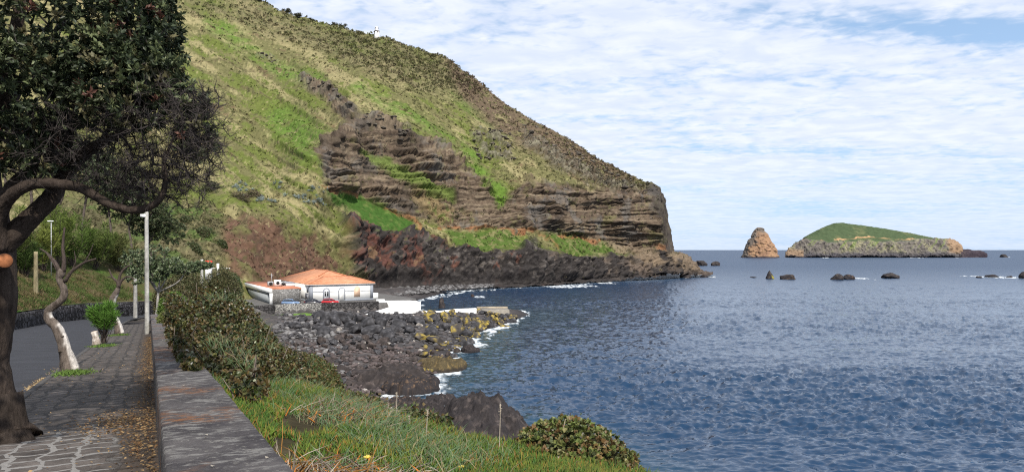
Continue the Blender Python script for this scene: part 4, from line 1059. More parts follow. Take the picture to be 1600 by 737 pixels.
pier = empty("stone_pier", S(770, 488, 0)); tag(pier, "short stone pier with a flat grey top beyond the low white wall", "pier")
pv = [P(744, 484, 163.2)[:2], P(796, 484.5, 163.5)[:2], P(793, 482, 169)[:2], P(745, 480, 169)[:2]]
po = S(770, 488, 0)[:2]
MB().prism([p - po for p in pv], -.5, 2.0).build("deck", mat_plain("pier concrete", (.23, .21, .18), .9, .6, .35), pier)
MB().prism([pv[3] - po + [0, .03], pv[2] - po + [0, .03], pv[2] - po + [0, .7], pv[3] - po + [0, .7]], -.5, 2.35).build("parapet", mat_plain("pier parapet", (.33, .28, .21), .9, .6, .35), pier)

# ------------------------------------------------------------------ lighthouse and things on the skyline
def lighthouse():
    b = hill_at(588, 63); D = b[1]; k = D / F; p = np.array([(588.5 - 800) * k, D, H - (62.5 - 390) * k + .5])
    t = empty("lighthouse", p); tag(t, "small white lighthouse on the skyline of the headland", "lighthouse")
    w = mat_plain("white tower", (.80, .76, .74), .8, .5, .06)
    MB().box((0, 0, 2.3), (3.3, 3.3, 6.2), .5, taper=.84).build("tower", w, t)
    MB().box((-.7, -1.62, 3.6), (.7, .12, .9), 0).build("window", M_glass, t)
    g = MB(); g.box((0, 0, 5.55), (3.5, 3.5, .25), .5)
    for a in range(4): g.box((1.75 * math.cos(a * math.pi / 2 + .5), 1.75 * math.sin(a * math.pi / 2 + .5), 5.0), (.45, .45, .9), .5)
    g.build("gallery", mat_plain("dark brackets", (.10, .08, .075), .8), t)
    MB().tube([(0, 0, 5.7), (0, 0, 7.5)], 1.25, 10).build("lantern_room", w, t)
    for a in range(4): MB().box((1.22 * math.cos(a * math.pi / 2 + 1.1), 1.22 * math.sin(a * math.pi / 2 + 1.1), 7.7), (.5, .5, .7), a).build("pane", M_glass, t)
    MB().tube([(0, 0, 7.5), (0, 0, 8.3), (0, 0, 8.9)], [1.25, 1.2, .25], 10).build("dome", w, t)
lighthouse()
for px, y, h, lab in ((608, 67, 7, "thin post on the skyline right of the lighthouse"), (556, 52.5, 8, "thin post on the skyline left of the lighthouse, nearer to it"), (553, 51, 6, "shorter skyline post at the edge of the dark bushes")):
    b = hill_at(px, y + 2); k = b[1] / F
    o = empty("skyline_post", ((px - 800) * k, b[1], H - (y + 1.5 - 390) * k)); tag(o, lab, "post", "posts on the skyline")
    MB().tube([(0, 0, -1), (0, 0, h * k)], .10, 5).build("pole", M_metal, o); MB().box((0, 0, h * k - .2), (.9, .12, .12)).build("crossbar", M_metal, o)
# ------------------------------------------------------------------ road, pavement, parapet
def far_l(t): return np.interp(t, [-10, 40, 60, 75, 88, 98, 106, 112, 118, 126, 134], [-9.4, -9.3, -9.2, -9.0, -8.5, -7.0, -4.6, -2.0, 1.0, 5.5, 11])
def kerb_l(t): return np.interp(t, [-10, 62, 80, 92, 102, 110, 120, 134], [-1.95, -1.95, -1.7, -.6, 1.6, 4.6, 9.0, 16])
def wall_h(t): return np.interp(t, [-10, 40, 60, 80, 100, 134], [1.0, 1.1, 1.1, 1.4, 1.9, 2.2])

def mat_pavement():
    m = bpy.data.materials.new("basalt paving"); m.use_nodes = True; nt = m.node_tree; L = nt.links.new; N = nt.nodes.new; b = nt.nodes["Principled BSDF"]
    b.inputs["Roughness"].default_value = .8; b.inputs["Specular IOR Level"].default_value = .25
    at = N("ShaderNodeAttribute"); at.attribute_name = "Loc"
    nz = N("ShaderNodeTexNoise"); nz.inputs["Scale"].default_value = 2.2; nz.inputs["Detail"].default_value = 4; L(at.outputs["Vector"], nz.inputs["Vector"])
    sb = N("ShaderNodeVectorMath"); sb.operation = 'SUBTRACT'; sb.inputs[1].default_value = (.5, .5, .5); L(nz.outputs["Color"], sb.inputs[0])
    ad = N("ShaderNodeVectorMath"); ad.operation = 'MULTIPLY_ADD'; ad.inputs[1].default_value = (.40, .30, 0); L(sb.outputs[0], ad.inputs[0]); L(at.outputs["Vector"], ad.inputs[2])
    mp = N("ShaderNodeMapping"); mp.inputs["Rotation"].default_value = (0, 0, math.radians(90)); L(ad.outputs[0], mp.inputs[0])
    br = N("ShaderNodeTexBrick"); br.offset = .35; br.inputs["Scale"].default_value = 1; br.inputs["Brick Width"].default_value = .30; br.inputs["Row Height"].default_value = .33
    br.inputs["Mortar Size"].default_value = .030; br.inputs["Mortar Smooth"].default_value = .15; br.inputs["Color1"].default_value = (.2, .2, .2, 1); br.inputs["Color2"].default_value = (.9, .9, .9, 1)
    br.inputs["Mortar"].default_value = (0, 0, 0, 1); L(mp.outputs[0], br.inputs["Vector"])
    n2 = N("ShaderNodeTexNoise"); n2.inputs["Scale"].default_value = 1.6; n2.inputs["Detail"].default_value = 7; n2.inputs["Roughness"].default_value = .7; L(at.outputs["Vector"], n2.inputs["Vector"])
    n3 = N("ShaderNodeTexNoise"); n3.inputs["Scale"].default_value = 30; n3.inputs["Detail"].default_value = 4; L(at.outputs["Vector"], n3.inputs["Vector"])
    st = N("ShaderNodeMix"); st.data_type = 'RGBA'; st.inputs[6].default_value = (.054, .046, .042, 1); st.inputs[7].default_value = (.148, .127, .115, 1)
    r0 = N("ShaderNodeMapRange"); r0.inputs[1].default_value = .35; r0.inputs[2].default_value = .65; L(n2.outputs[0], r0.inputs[0]); L(r0.outputs[0], st.inputs[0])
    # per-stone tone
    sc_ = N("ShaderNodeMix"); sc_.data_type = 'RGBA'; sc_.blend_type = 'MULTIPLY'; sc_.inputs[0].default_value = .45; L(st.outputs[2], sc_.inputs[6]); L(br.outputs["Color"], sc_.inputs[7])
    # the mended patch with pale mortar joints
    sep = N("ShaderNodeSeparateXYZ"); L(at.outputs["Vector"], sep.inputs[0])
    def mr(v, a, c):
        q = N("ShaderNodeMapRange"); q.interpolation_type = 'SMOOTHSTEP'; q.inputs[1].default_value = a; q.inputs[2].default_value = c; L(v, q.inputs[0]); return q.outputs[0]
    def mm(op, a, c):
        q = N("ShaderNodeMath"); q.operation = op
        for i, v in enumerate((a, c)):
            if isinstance(v, (int, float)): q.inputs[i].default_value = v
            else: L(v, q.inputs[i])
        return q.outputs[0]
    wob = mm('MULTIPLY', mm('SUBTRACT', n2.outputs[0], .5), 2.2)
    tt = mm('ADD', sep.outputs[1], wob); ll = mm('ADD', sep.outputs[0], mm('MULTIPLY', wob, .5))
    patch = mm('MULTIPLY', mm('MULTIPLY', mr(tt, 6.3, 6.9), mr(tt, 11.2, 10.2)), mm('MULTIPLY', mr(ll, -2.4, -2.0), mr(ll, -.22, -.48)))
    mo = N("ShaderNodeMix"); mo.data_type = 'RGBA'; mo.inputs[6].default_value = (.036, .032, .031, 1); mo.inputs[7].default_value = (.21, .20, .19, 1); L(patch, mo.inputs[0])
    fin = N("ShaderNodeMix"); fin.data_type = 'RGBA'; L(br.outputs["Fac"], fin.inputs[0]); L(sc_.outputs[2], fin.inputs[6]); L(mo.outputs[2], fin.inputs[7])
    # damp brown strip of rotted leaves along the foot of the parapet
    br2 = N("ShaderNodeMix"); br2.data_type = 'RGBA'; br2.inputs[7].default_value = (.040, .026, .016, 1); L(mm('MULTIPLY', mr(ll, -.42, -.10), .6), br2.inputs[0]); L(fin.outputs[2], br2.inputs[6])
    gr = N("ShaderNodeVectorMath"); gr.operation = 'SCALE'; r3 = N("ShaderNodeMapRange"); r3.inputs[3].default_value = .5; r3.inputs[4].default_value = 1.5; L(n3.outputs[0], r3.inputs[0])
    L(br2.outputs[2], gr.inputs[0]); L(r3.outputs[0], gr.inputs["Scale"]); L(gr.outputs[0], b.inputs["Base Color"])
    hh = mm('SUBTRACT', mm('ADD', mm('MULTIPLY', n2.outputs[0], .9), mm('MULTIPLY', n3.outputs[0], .3)), mm('MULTIPLY', br.outputs["Fac"], .5))
    bp = N("ShaderNodeBump"); bp.inputs["Strength"].default_value = .9; bp.inputs["Distance"].default_value = .04; L(hh, bp.inputs["Height"]); L(bp.outputs[0], b.inputs["Normal"])
    return m

def strip_mesh(name, mat, ts, cols, kind="structure", smooth=True, loc=True):
    """cols: list of (l function or array, h function or value)"""
    rows = []; lv = []
    for l, h in cols:
        l = np.broadcast_to(l, len(ts)); h = np.broadcast_to(h, len(ts)); rows.append(TL(ts, l, h)); lv.append(np.column_stack([l, ts, h]))
    p = np.stack(rows, 1)
    o = link_mesh(name, mesh_data(name, p.reshape(-1, 3), grid_faces(len(ts), len(cols)), smooth, None, np.stack(lv, 1).reshape(-1, 3)), mat)
    if kind: o["kind"] = kind
    return o

def n2(t, l, s, o=0.): return fbm(np.column_stack([np.broadcast_to(t, np.shape(l)).ravel() if np.ndim(l) else t, np.ravel(l), np.zeros(np.size(l))]), s, 4, .6, o).reshape(np.shape(l))

ts = np.concatenate([np.arange(-3, 30, .10), np.arange(30, 62, .3)])
ls = np.linspace(-1.93, .10, 30)
strip_mesh("pavement", mat_pavement(), ts, [(np.full(len(ts), l), .028 * n2(ts, np.full(len(ts), l), 1.1) + .012 * n2(ts, np.full(len(ts), l), .25, 5.)) for l in ls])
M_asphalt = mat_plain("asphalt", (.034, .035, .042), .85, 1.4, .25, .25, .15)
tr = np.arange(-6, 134, .6)
strip_mesh("road", M_asphalt, tr, [(far_l(tr) * (1 - a) + (kerb_l(tr) - .11) * a, -.13 + .10 * (1 - (2 * a - 1) ** 2)) for a in np.linspace(0, 1, 9)])
M_kerb = mat_plain("kerb stone", (.075, .07, .068), .85, 5, .4, .2, .3)
kb = tr[(tr < 118)]
strip_mesh("kerb", M_kerb, kb, [(kerb_l(kb) - .13, -.2), (kerb_l(kb) - .12, -.01), (kerb_l(kb) - .11, .012), (kerb_l(kb) + .015, .012), (kerb_l(kb) + .02, -.1)], smooth=False)

def mat_parapet():
    m = bpy.data.materials.new("weathered parapet"); m.use_nodes = True; nt = m.node_tree; L = nt.links.new; N = nt.nodes.new; b = nt.nodes["Principled BSDF"]
    b.inputs["Roughness"].default_value = .88; b.inputs["Specular IOR Level"].default_value = .2
    at = N("ShaderNodeAttribute"); at.attribute_name = "Loc"
    def noise(s, d, r, sx=1, sy=1):
        mp = N("ShaderNodeMapping"); mp.inputs["Scale"].default_value = (sx, sy, 1); L(at.outputs["Vector"], mp.inputs[0])
        n = N("ShaderNodeTexNoise"); n.inputs["Scale"].default_value = s; n.inputs["Detail"].default_value = d; n.inputs["Roughness"].default_value = r; L(mp.outputs[0], n.inputs["Vector"]); return n.outputs[0]
    def mr(v, a, c):
        q = N("ShaderNodeMapRange"); q.interpolation_type = 'SMOOTHSTEP'; q.inputs[1].default_value = a; q.inputs[2].default_value = c; L(v, q.inputs[0]); return q.outputs[0]
    def mix(f, a, c):
        x = N("ShaderNodeMix"); x.data_type = 'RGBA'; L(f, x.inputs[0])
        for i, v in ((6, a), (7, c)):
            if isinstance(v, tuple): x.inputs[i].default_value = (*v, 1)
            else: L(v, x.inputs[i])
        return x.outputs[2]
    def mul(a, c):
        q = N("ShaderNodeMath"); q.operation = 'MULTIPLY'
        for i, v in enumerate((a, c)):
            if isinstance(v, (int, float)): q.inputs[i].default_value = v
            else: L(v, q.inputs[i])
        return q.outputs[0]
    c = mix(mr(noise(1.3, 8, .7), .35, .65), (.040, .036, .040), (.098, .090, .090))
    c = mix(mul(mr(noise(5.5, 8, .75, .8, 1.5), .50, .60), .75), c, (.22, .212, .20))
    c = mix(mul(mr(noise(24, 4, .7), .60, .68), .7), c, (.25, .24, .215))
    org = mul(mr(noise(.75, 4, .6, .7, 1.0), .51, .62), mr(noise(9, 7, .75), .44, .58))
    c = mix(mul(org, .8), c, (.20, .086, .034))
    c = mix(mul(mr(noise(2.2, 6, .7), .56, .7), .55), c, (.028, .024, .024))
    L(c, b.inputs["Base Color"])
    h = noise(11, 8, .75); bp = N("ShaderNodeBump"); bp.inputs["Strength"].default_value = .8; bp.inputs["Distance"].default_value = .03; L(h, bp.inputs["Height"]); L(bp.outputs[0], b.inputs["Normal"])
    return m
tw = np.concatenate([np.arange(-3, 14, .07), np.arange(14, 66, .25)])
prof = [(.08, -.2), (.083, .25), (.078, .50), (.082, .632), (.092, .648)] + [(l, .650) for l in np.linspace(.14, .66, 12)] + [(.708, .647), (.718, .632), (.722, .30), (.722, -1.2)]
cols = []
for i, (l, h) in enumerate(prof):
    w = .018 if 2 <= i <= len(prof) - 3 else .008
    cols.append((l + .016 * n2(tw, np.full(len(tw), l * .2), .8, i * .02) * (1 if i < 5 or i > len(prof) - 5 else 0), h + w * n2(tw, np.full(len(tw), l), .35, 2.) + .02 * n2(tw, np.full(len(tw), l), 1.9, 9.)))
pw = strip_mesh("parapet_wall", mat_parapet(), tw, cols, kind="thing")
tag(pw, "long low basalt parapet wall with lichen running beside the pavement", "wall")

tf = np.arange(-6, 132, .8)
def n1(t, s, o=0.): return fbm(np.column_stack([t, 0 * t, 0 * t]), s, 3, .6, o)
fw = strip_mesh("roadside_wall", M_wall_road, tf, [(far_l(tf) + .03, -.25), (far_l(tf), wall_h(tf) * .5), (far_l(tf) - .06, wall_h(tf) - .13 + .08 * n1(tf, 1.5)), (far_l(tf) - .45, wall_h(tf) - .12 + .08 * n1(tf, 1.5)), (far_l(tf) - .5, -.4)], kind="thing", smooth=False)
tag(fw, "dark rubble retaining wall along the far side of the curving road", "wall")

# ------------------------------------------------------------------ bank above the road
def z_bankland(t, q):
    return z_path(t) + wall_h(t) - .25 + .55 * np.minimum(q, 13) + .34 * np.maximum(q - 13, 0)
tb = np.arange(-8, 132, .9); qs = np.concatenate([np.arange(.4, 16, .45), np.arange(16, 75, 1.6)])
T_, Q_ = np.meshgrid(tb, qs); Lb = far_l(T_) - Q_
xy = T_[..., None] * PU + Lb[..., None] * PV
pz = z_bankland(T_, Q_); p3 = np.concatenate([xy, pz[..., None]], -1).reshape(-1, 3)
nb1 = fbm(p3, 3.5, 4, .6, 3.); nb2 = fbm(p3, .9, 3, .6, 6.)
p3[:, 2] += (.45 * nb1 + .12 * nb2) * sstep(Q_.ravel(), .4, 2.5)
cb = mixc(np.broadcast_to([.065, .075, .026], p3.shape), (.11, .085, .048), sstep(nb1 + .4 * nb2, -.05, .3)); cb = mixc(cb, (.06, .12, .025), sstep(-nb1 + .3 * nb2, .12, .35))
cb = mixc(cb, (.075, .06, .035), sstep(Q_.ravel(), 12, 20) * .7)
bank_pts = p3.copy(); bank_shape = T_.shape
tag(link_mesh("bank", mesh_data("bank", p3, grid_faces(*T_.shape), True, cb), M_soil), kind="structure")
def bank_hit(px, py, D0=20, D1=220):
    D = np.linspace(D0, D1, 1500); x = (px - 800) / F * D; z = H - (py - 390) / F * D
    t, l = to_tl(np.column_stack([x, D])); q = far_l(t) - l
    zz = np.where((q > .4) & (t < 131), z_bankland(t, np.clip(q, .4, 75)), -99)
    hit = z < zz
    if hit.any(): k = int(np.argmax(hit))
    else: k = int(np.argmin(np.abs(t - 127))); zz = z_bankland(t, np.clip(q, .4, 75))
    return np.array([x[k], D[k], zz[k]])
def bank_z(x, y):
    t, l = to_tl(np.array([[x, y]])); q = far_l(t) - l; return float(z_bankland(t, np.clip(q, .4, 75))[0])

def bank_grass():
    mb = MB(); n = 15000
    t = RN.uniform(20, 118, n); q = .5 + 15 * RN.random(n) ** 1.3; l = far_l(t) - q
    xy = t[:, None] * PU + l[:, None] * PV; b = np.column_stack([xy, z_bankland(t, q) - .05])
    nz = fbm(b, 3.0, 3, .6, 3.)
    c = np.where((nz > .02)[:, None], [.125, .10, .048], [.062, .092, .024]) * RN.uniform(.6, 1.4, (n, 1))
    b = np.repeat(b, 3, 0) + RN.normal(size=(3 * n, 3)) * [.15, .15, .02]
    d = RN.normal(size=(3 * n, 3)) * .6; d[:, 2] = 1
    leaves(mb, b, d, RN.normal(size=d.shape), RN.uniform(.2, .55, 3 * n), .075, np.repeat(c, 3, 0))
    tag(mb.build("bank_grass", M_leaf_dull), "rough green and straw coloured grass on the bank above the road", "grass", kind="stuff")
bank_grass()

# ------------------------------------------------------------------ trees: limbs, a grown web of branches, leaves
def grow(limbs, tips, g, jitter=.16, seg=.25, r_tip=.006, power=2.3, bias=None):
    """limbs: list of (points, radii). tips get joined to the nearest wood; returns tubes (pts, radii)"""
    pos, par, fixed = [], [], []
    chains = []
    for pts, rad in limbs:
        prev = None; ch = []
        for p_, r_ in zip(pts, rad):
            if prev is None and pos:
                pass
            pos.append(np.array(p_)); par.append(prev if prev is not None else -1); fixed.append(r_); prev = len(pos) - 1; ch.append(prev)
    cap = 200000
    PA = np.zeros((60000, 3)); PA[:len(pos)] = pos; n = len(pos)
    tips = np.asarray(tips)
    d0 = np.array([np.min(((PA[:n] - t) ** 2).sum(1)) for t in tips]); order = np.argsort(d0)
    par = list(par); fixed = list(fixed); twig_chains = []; ends = []
    for k in order:
        tp = tips[k]; d = np.sqrt(((PA[:n] - tp) ** 2).sum(1))
        j = int(np.argmin(d)); L_ = d[j]
        m = max(1, min(9, int(L_ / seg + .5))); a = PA[j]
        off = g.normal(size=3) * jitter * L_; up = np.array([0, 0, 1.]) * (.10 * L_)
        prev = j; ch = [j]
        for s in range(1, m + 1):
            u = s / m; w = math.sin(math.pi * u)
            q = a * (1 - u) + tp * u + off * w * .6 + up * w + g.normal(size=3) * jitter * .35 * L_ / m * (1 if s < m else 0)
            PA[n] = q; par.append(prev); fixed.append(0.0); prev = n; ch.append(n); n += 1
        twig_chains.append(ch); ends.append(prev)
    # radii by what each node carries
    acc = np.zeros(n); par = np.array(par); rad = np.zeros(n)
    for i in range(n - 1, -1, -1):
        rr = max(acc[i], r_tip ** power)
        rad[i] = fixed[i] if fixed[i] > 0 else rr ** (1 / power)
        if par[i] >= 0: acc[par[i]] += rr
    out = []
    for ch in twig_chains:
        r = rad[ch].copy(); r[0] = min(r[0], r[1] * 1.3); out.append((PA[ch], r))
    return out, PA[ends], np.array([PA[par[e]] for e in ends])

def ellip(g, n, c, r, shell=.45):
    v = norm(g.normal(size=(n, 3))); s = g.uniform(shell, 1, n) ** .6
    return np.asarray(c) + v * s[:, None] * np.asarray(r)

def rosettes(mb, g, ends, dirs, nper, ln, wd, cols, spread=.9):
    n = len(ends); e = np.repeat(ends, nper, 0); d = np.repeat(norm(dirs), nper, 0)
    dd = norm(d * g.uniform(.1, 1.1, (len(e), 1)) + norm(g.normal(size=e.shape)) * spread)
    c = np.repeat(cols, nper, 0) * g.uniform(.7, 1.3, (len(e), 1))
    back = -d * g.uniform(0, 1.2, (len(e), 1)) * ln
    leaves(mb, e + back, dd, d + g.normal(size=e.shape) * .3, g.uniform(.7, 1.2, len(e)) * ln, wd * g.uniform(.8, 1.2, len(e)), c)

def build_tree(name, label, cat, limbs, tips, g, leaf, bark, trunk_sides=10, twig_sides=4, r_tip=.006, seg=.25, bare_tips=None, group=None, jitter=.16, leaf_part="crown", mat=None, fan=0):
    """limbs: (points, radii) smooth centre lines. leaf: dict(n, len, wid, cols, spread)"""
    base = np.asarray(limbs[0][0][0]); t = empty(name, base); tag(t, label, cat, group)
    mb = MB()
    LB = []
    for i, (pts, rad) in enumerate(limbs):
        m = max(6, len(pts) * 5); P_ = smooth_line(np.column_stack([pts, rad]), m)
        P_[:, :3] += (fbm(P_[:, :3], .5, 2, .5, 3. + i)[:, None] * [.06, .04, .03]) * np.minimum(1, P_[:, 3:4] * 8)
        v, f = tube(P_[:, :3] - base, P_[:, 3], trunk_sides)
        nz = ridged(v * [1, 1, .16], max(.035, P_[0, 3] * .28), 3, .6, 2. + i)
        ctr = np.repeat(P_[:, :3] - base, trunk_sides, 0)
        v = v + (v - ctr) * (.16 * nz)[:, None]
        mb.add(v, f, mixc(np.broadcast_to(bark[0], v.shape), bark[1], sstep(nz, -.1, .6)))
        LB.append((P_[:, :3], P_[:, 3]))
    mb.build("trunk", M_bark, t, True)
    alltips = tips if bare_tips is None else np.vstack([tips, bare_tips])
    if not len(alltips): return t
    tubes, ends, prev = grow(LB, alltips, g, jitter, seg, r_tip)
    wb = MB()
    for pts, r in tubes:
        v, f = tube(pts - base, r, twig_sides, False); wb.add(v, f, np.asarray(bark[2]) * g.uniform(.7, 1.3))
    if fan:
        isbare = np.ones(len(ends), bool) if bare_tips is None else np.array([tuple(np.round(e, 5)) not in {tuple(np.round(x, 5)) for x in tips} for e in ends]) if len(ends) < 50 else None
        if isbare is None:
            tl0 = {tuple(np.round(x, 5)) for x in tips}; isbare = np.array([tuple(np.round(e, 5)) not in tl0 for e in ends])
        E = np.repeat(ends[isbare], fan, 0) - base; d0 = np.repeat(norm(ends - prev)[isbare], fan, 0); d1 = norm(d0 * .6 + g.normal(size=E.shape) * .75 + [0, 0, .15]); m = len(E)
        b0 = E - d0 * g.uniform(0, .10, (m, 1)); Lf = g.uniform(.10, .24, (m, 1))
        for s_ in (0, 1):
            w_ = norm(np.cross(d1, g.normal(size=E.shape))) * .0028
            mid = b0 + d1 * Lf * .55 + g.normal(size=E.shape) * .012; tip = b0 + d1 * Lf + g.normal(size=E.shape) * .03
            V_ = np.stack([b0 - w_, b0 + w_, mid + w_ * .8, mid - w_ * .8, tip], 1).reshape(-1, 3); kk = np.arange(m)[:, None] * 5
            wb.add(V_, [kk + [0, 1, 2, 3], kk + [3, 2, 4]], np.repeat(np.asarray(bark[2]) * g.uniform(.7, 1.9, (m, 1)), 5, 0))
    wb.build("branches", M_twig, t)
    if leaf:
        d = np.sqrt(((alltips[:, None, :] * 0) ** 2).sum(-1))[:, 0] if False else None
        # which ends carry leaves
        tl = {tuple(np.round(x, 5)) for x in tips}
        mask = np.array([tuple(np.round(e, 5)) in tl for e in ends])
        e, pv = ends[mask] - base, prev[mask] - base
        lb = MB(); rosettes(lb, g, e, e - pv + [0, 0, .02], leaf["n"], leaf["len"], leaf["wid"], leaf["cols"](len(e), e, g), leaf.get("spread", .9))
        lb.build(leaf_part, mat or M_leaf, t)
    return t

def px_line(L): return np.array([P(x, y, d) for x, y, d in L])
BARK = ((.036, .027, .022), (.085, .066, .055), (.040, .030, .026))

def big_tree():
    g = np.random.default_rng(21)
    limbs = [
        (px_line([(-2, 694, 8.55), (-8, 672, 8.6), (-13, 640, 8.6), (-24, 570, 8.6), (-14, 500, 8.6), (-10, 440, 8.6), (-10, 385, 8.6), (-18, 300, 8.6), (-10, 200, 8.6), (15, 90, 8.5), (35, -10, 8.5)]), [.42, .32, .26, .225, .225, .215, .185, .15, .12, .08, .05]),
        (px_line([(-10, 400, 8.6), (20, 366, 8.6), (48, 340, 8.65), (72, 316, 8.7), (90, 292, 8.8), (106, 266, 8.9), (134, 238, 9.0), (165, 215, 9.1), (185, 165, 9.1), (200, 100, 9.0)]), [.15, .125, .105, .098, .09, .08, .065, .05, .036, .02]),
        (px_line([(-6, 392, 8.5), (-4, 348, 8.4), (6, 318, 8.3), (27, 298, 8.2), (55, 287, 8.2), (90, 287, 8.2), (122, 293, 8.2), (150, 307, 8.2), (176, 320, 8.2), (206, 328, 8.2), (234, 323, 8.2), (252, 307, 8.2), (258, 284, 8.2), (256, 256, 8.25), (266, 228, 8.3), (282, 195, 8.3)]), [.10, .085, .072, .064, .058, .055, .052, .048, .045, .042, .038, .033, .027, .021, .015, .01]),
        (px_line([(6, 318, 8.3), (20, 290, 8.4), (48, 266, 8.5), (80, 251, 8.6), (103, 240, 8.6), (112, 208, 8.6), (120, 160, 8.6)]), [.07, .062, .055, .048, .042, .03, .018]),
        (px_line([(100, 278, 8.85), (118, 246, 8.6), (150, 226, 8.4), (205, 200, 8.3), (245, 150, 8.3)]), [.07, .055, .045, .03, .015]),
        (px_line([(-18, 300, 8.6), (-60, 220, 8.3), (-120, 120, 7.9), (-160, 20, 7.6)]), [.12, .09, .06, .03]),
        (px_line([(-10, 200, 8.6), (40, 120, 9.2), (100, 30, 9.5), (130, -60, 9.6)]), [.08, .05, .04, .025]),
    ]
    def L(n, c, r, sh=.45): k = c[2] / F; return ellip(g, n, P(*c), (r[0] * k, r[2], r[1] * k), sh)
    tips = np.vstack([L(820, (70, 20, 8.5), (215, 130, 1.1)), L(420, (205, 62, 8.6), (82, 105, .8), .3), L(150, (240, 105, 8.5), (45, 60, .6), .2), L(420, (25, 130, 8.2), (120, 85, .9)), L(170, (190, 165, 8.3), (85, 40, .6)), L(300, (60, -150, 8.2), (260, 130, 1.5)),
                      L(260, (-130, 40, 8.0), (150, 180, 1.4)), L(150, (20, 215, 8.3), (75, 35, .6)), ellip(g, 300, (-5.0, 4.7, 18.5), (1.5, 1.5, .7)), ellip(g, 160, (-3.6, 5.3, 19.1), (1.0, 1.2, .5)), L(220, (160, 120, 8.4), (110, 50, .8)), L(70, (285, 150, 8.6), (35, 32, .5)), L(60, (50, 250, 8.4), (70, 30, .5)), L(40, (305, 215, 8.5), (30, 40, .4))])  # the two ellip lobes: out-of-view crown added to shade trunk and pavement
    bare = np.vstack([L(330, (245, 205, 8.4), (95, 85, .7), .1), L(200, (140, 205, 8.5), (110, 60, .8), .1), L(170, (312, 215, 8.4), (42, 95, .5), .1), L(150, (262, 280, 8.3), (85, 52, .4), .1), L(110, (190, 280, 8.4), (90, 45, .5), .1), L(70, (90, 230, 8.4), (80, 40, .6), .1), L(60, (60, 270, 8.4), (60, 40, .5), .1)])
    def cols(n, e, g):
        u = g.random(n)[:, None]; cl = fbm(e, .45, 3, .6, 4.)[:, None] + .25 * (g.random(n)[:, None] - .5); c = np.where(cl < .08, np.where(u < .7, [.040, .055, .027], [.06, .075, .036]), np.where(u < .7, [.155, .185, .088], [.13, .12, .06]))  # brighter clusters paint sunlit foliage into the leaf colour
        return np.where(g.random(n)[:, None] < .05, [.12, .055, .038], c)
    t = build_tree("gnarled_tree", "large gnarled tree with dark dense crown leaning over the pavement in the corner", "tree", limbs, tips, g,
                   dict(n=18, len=.082, wid=.036, cols=cols, spread=.85), ((.024, .018, .0145), (.060, .046, .038), (.042, .036, .034)), 32, 4, .0042, .13, bare, jitter=.16, fan=6)
    base = np.array(limbs[0][0][0])
    # sawn-off stub with an orange end
    a, b = P(-8, 412, 8.52) - base, P(7, 407, 8.17) - base
    s = MB().tube([a, a * .4 + b * .6, b], [.12, .098, .092], 14, (.07, .055, .05)).build("cut_branch", M_bark, t)
    d = norm(b - a)
    MB().tube([b + d * .003, b + d * .012], [.084, .080], 16).build("cut_face", mat_plain("sawn wood", (.34, .13, .055), .9, 14, .3), s)
    for k, (x, y) in enumerate([(52, 683), (70, 690), (28, 694), (40, 672)]):
        pass
    rb = MB()
    for ang in np.linspace(-1.2, 2.4, 9):
        d = np.array([math.cos(ang), -abs(math.sin(ang)) if ang > 0 else math.sin(ang), 0]); L_ = g.uniform(.55, .8)
        rb.tube(smooth_line([[d[0] * .16, d[1] * .16, .62], [d[0] * .30, d[1] * .30, .16], [d[0] * L_ * .8, d[1] * L_ * .8, -.02 - .05], [d[0] * L_, d[1] * L_, -.09]], 8), np.linspace(.14, .04, 8), 8, (.042, .033, .028))
    rb.build("roots", M_bark, t, True)
big_tree()

# twisted trunks along the kerb, pruned hard
def twisted(name, label, L, r, branches, pale):
    g = np.random.default_rng(int(L[0][0])); base = px_line(L)[0]; t = empty(name, base); tag(t, label, "tree", "hard pruned twisted trees along the kerb")
    q = smooth_line(np.column_stack([px_line(L), r]), 60); v, f = tube(q[:, :3] - base, q[:, 3], 14)
    nz = ridged(v * [1, 1, .4], .12, 3, .6, 2.); ctr = np.repeat(q[:, :3] - base, 14, 0); v = v + (v - ctr) * (.22 * nz)[:, None]
    c = mixc(np.broadcast_to([.055, .043, .036], v.shape), (.135, .11, .093), sstep(nz, -.1, .6))
    # stripped pale wood down one flank
    side = (v - ctr)[:, 0] / (np.repeat(q[:, 3], 14) + 1e-6); h = np.repeat(np.linspace(0, 1, 60), 14)
    c = mixc(c, (.62, .58, .54), sstep(side + .35 * fbm(v, .3, 2, .5, 7.), .66, .85) * sstep(h, pale, pale - .06) * .95)
    MB().add(v, f, c).build("trunk", M_bark, t, True)
    b = MB()
    for k in range(5):
        u = g.uniform(.1, .6); i = int(u * 59); a = g.uniform(0, 6.3); o = q[i, :3] - base + np.array([math.cos(a), math.sin(a), 0]) * q[i, 3]
        V, Fc = rock_verts(500 + k, 2, 4, .2); b.add(V * q[i, 3] * .38 + o, Fc, (.10, .08, .066))
    b.build("burls", M_bark, t)
    bb = MB()
    for pts, rr in branches:
        z = smooth_line(px_line(pts), 14); MB().tube(z - base, np.linspace(rr[0], rr[1], 14), 7, (.075, .058, .05)).build("branch", M_bark, t)
    return t
D1 = 17.3
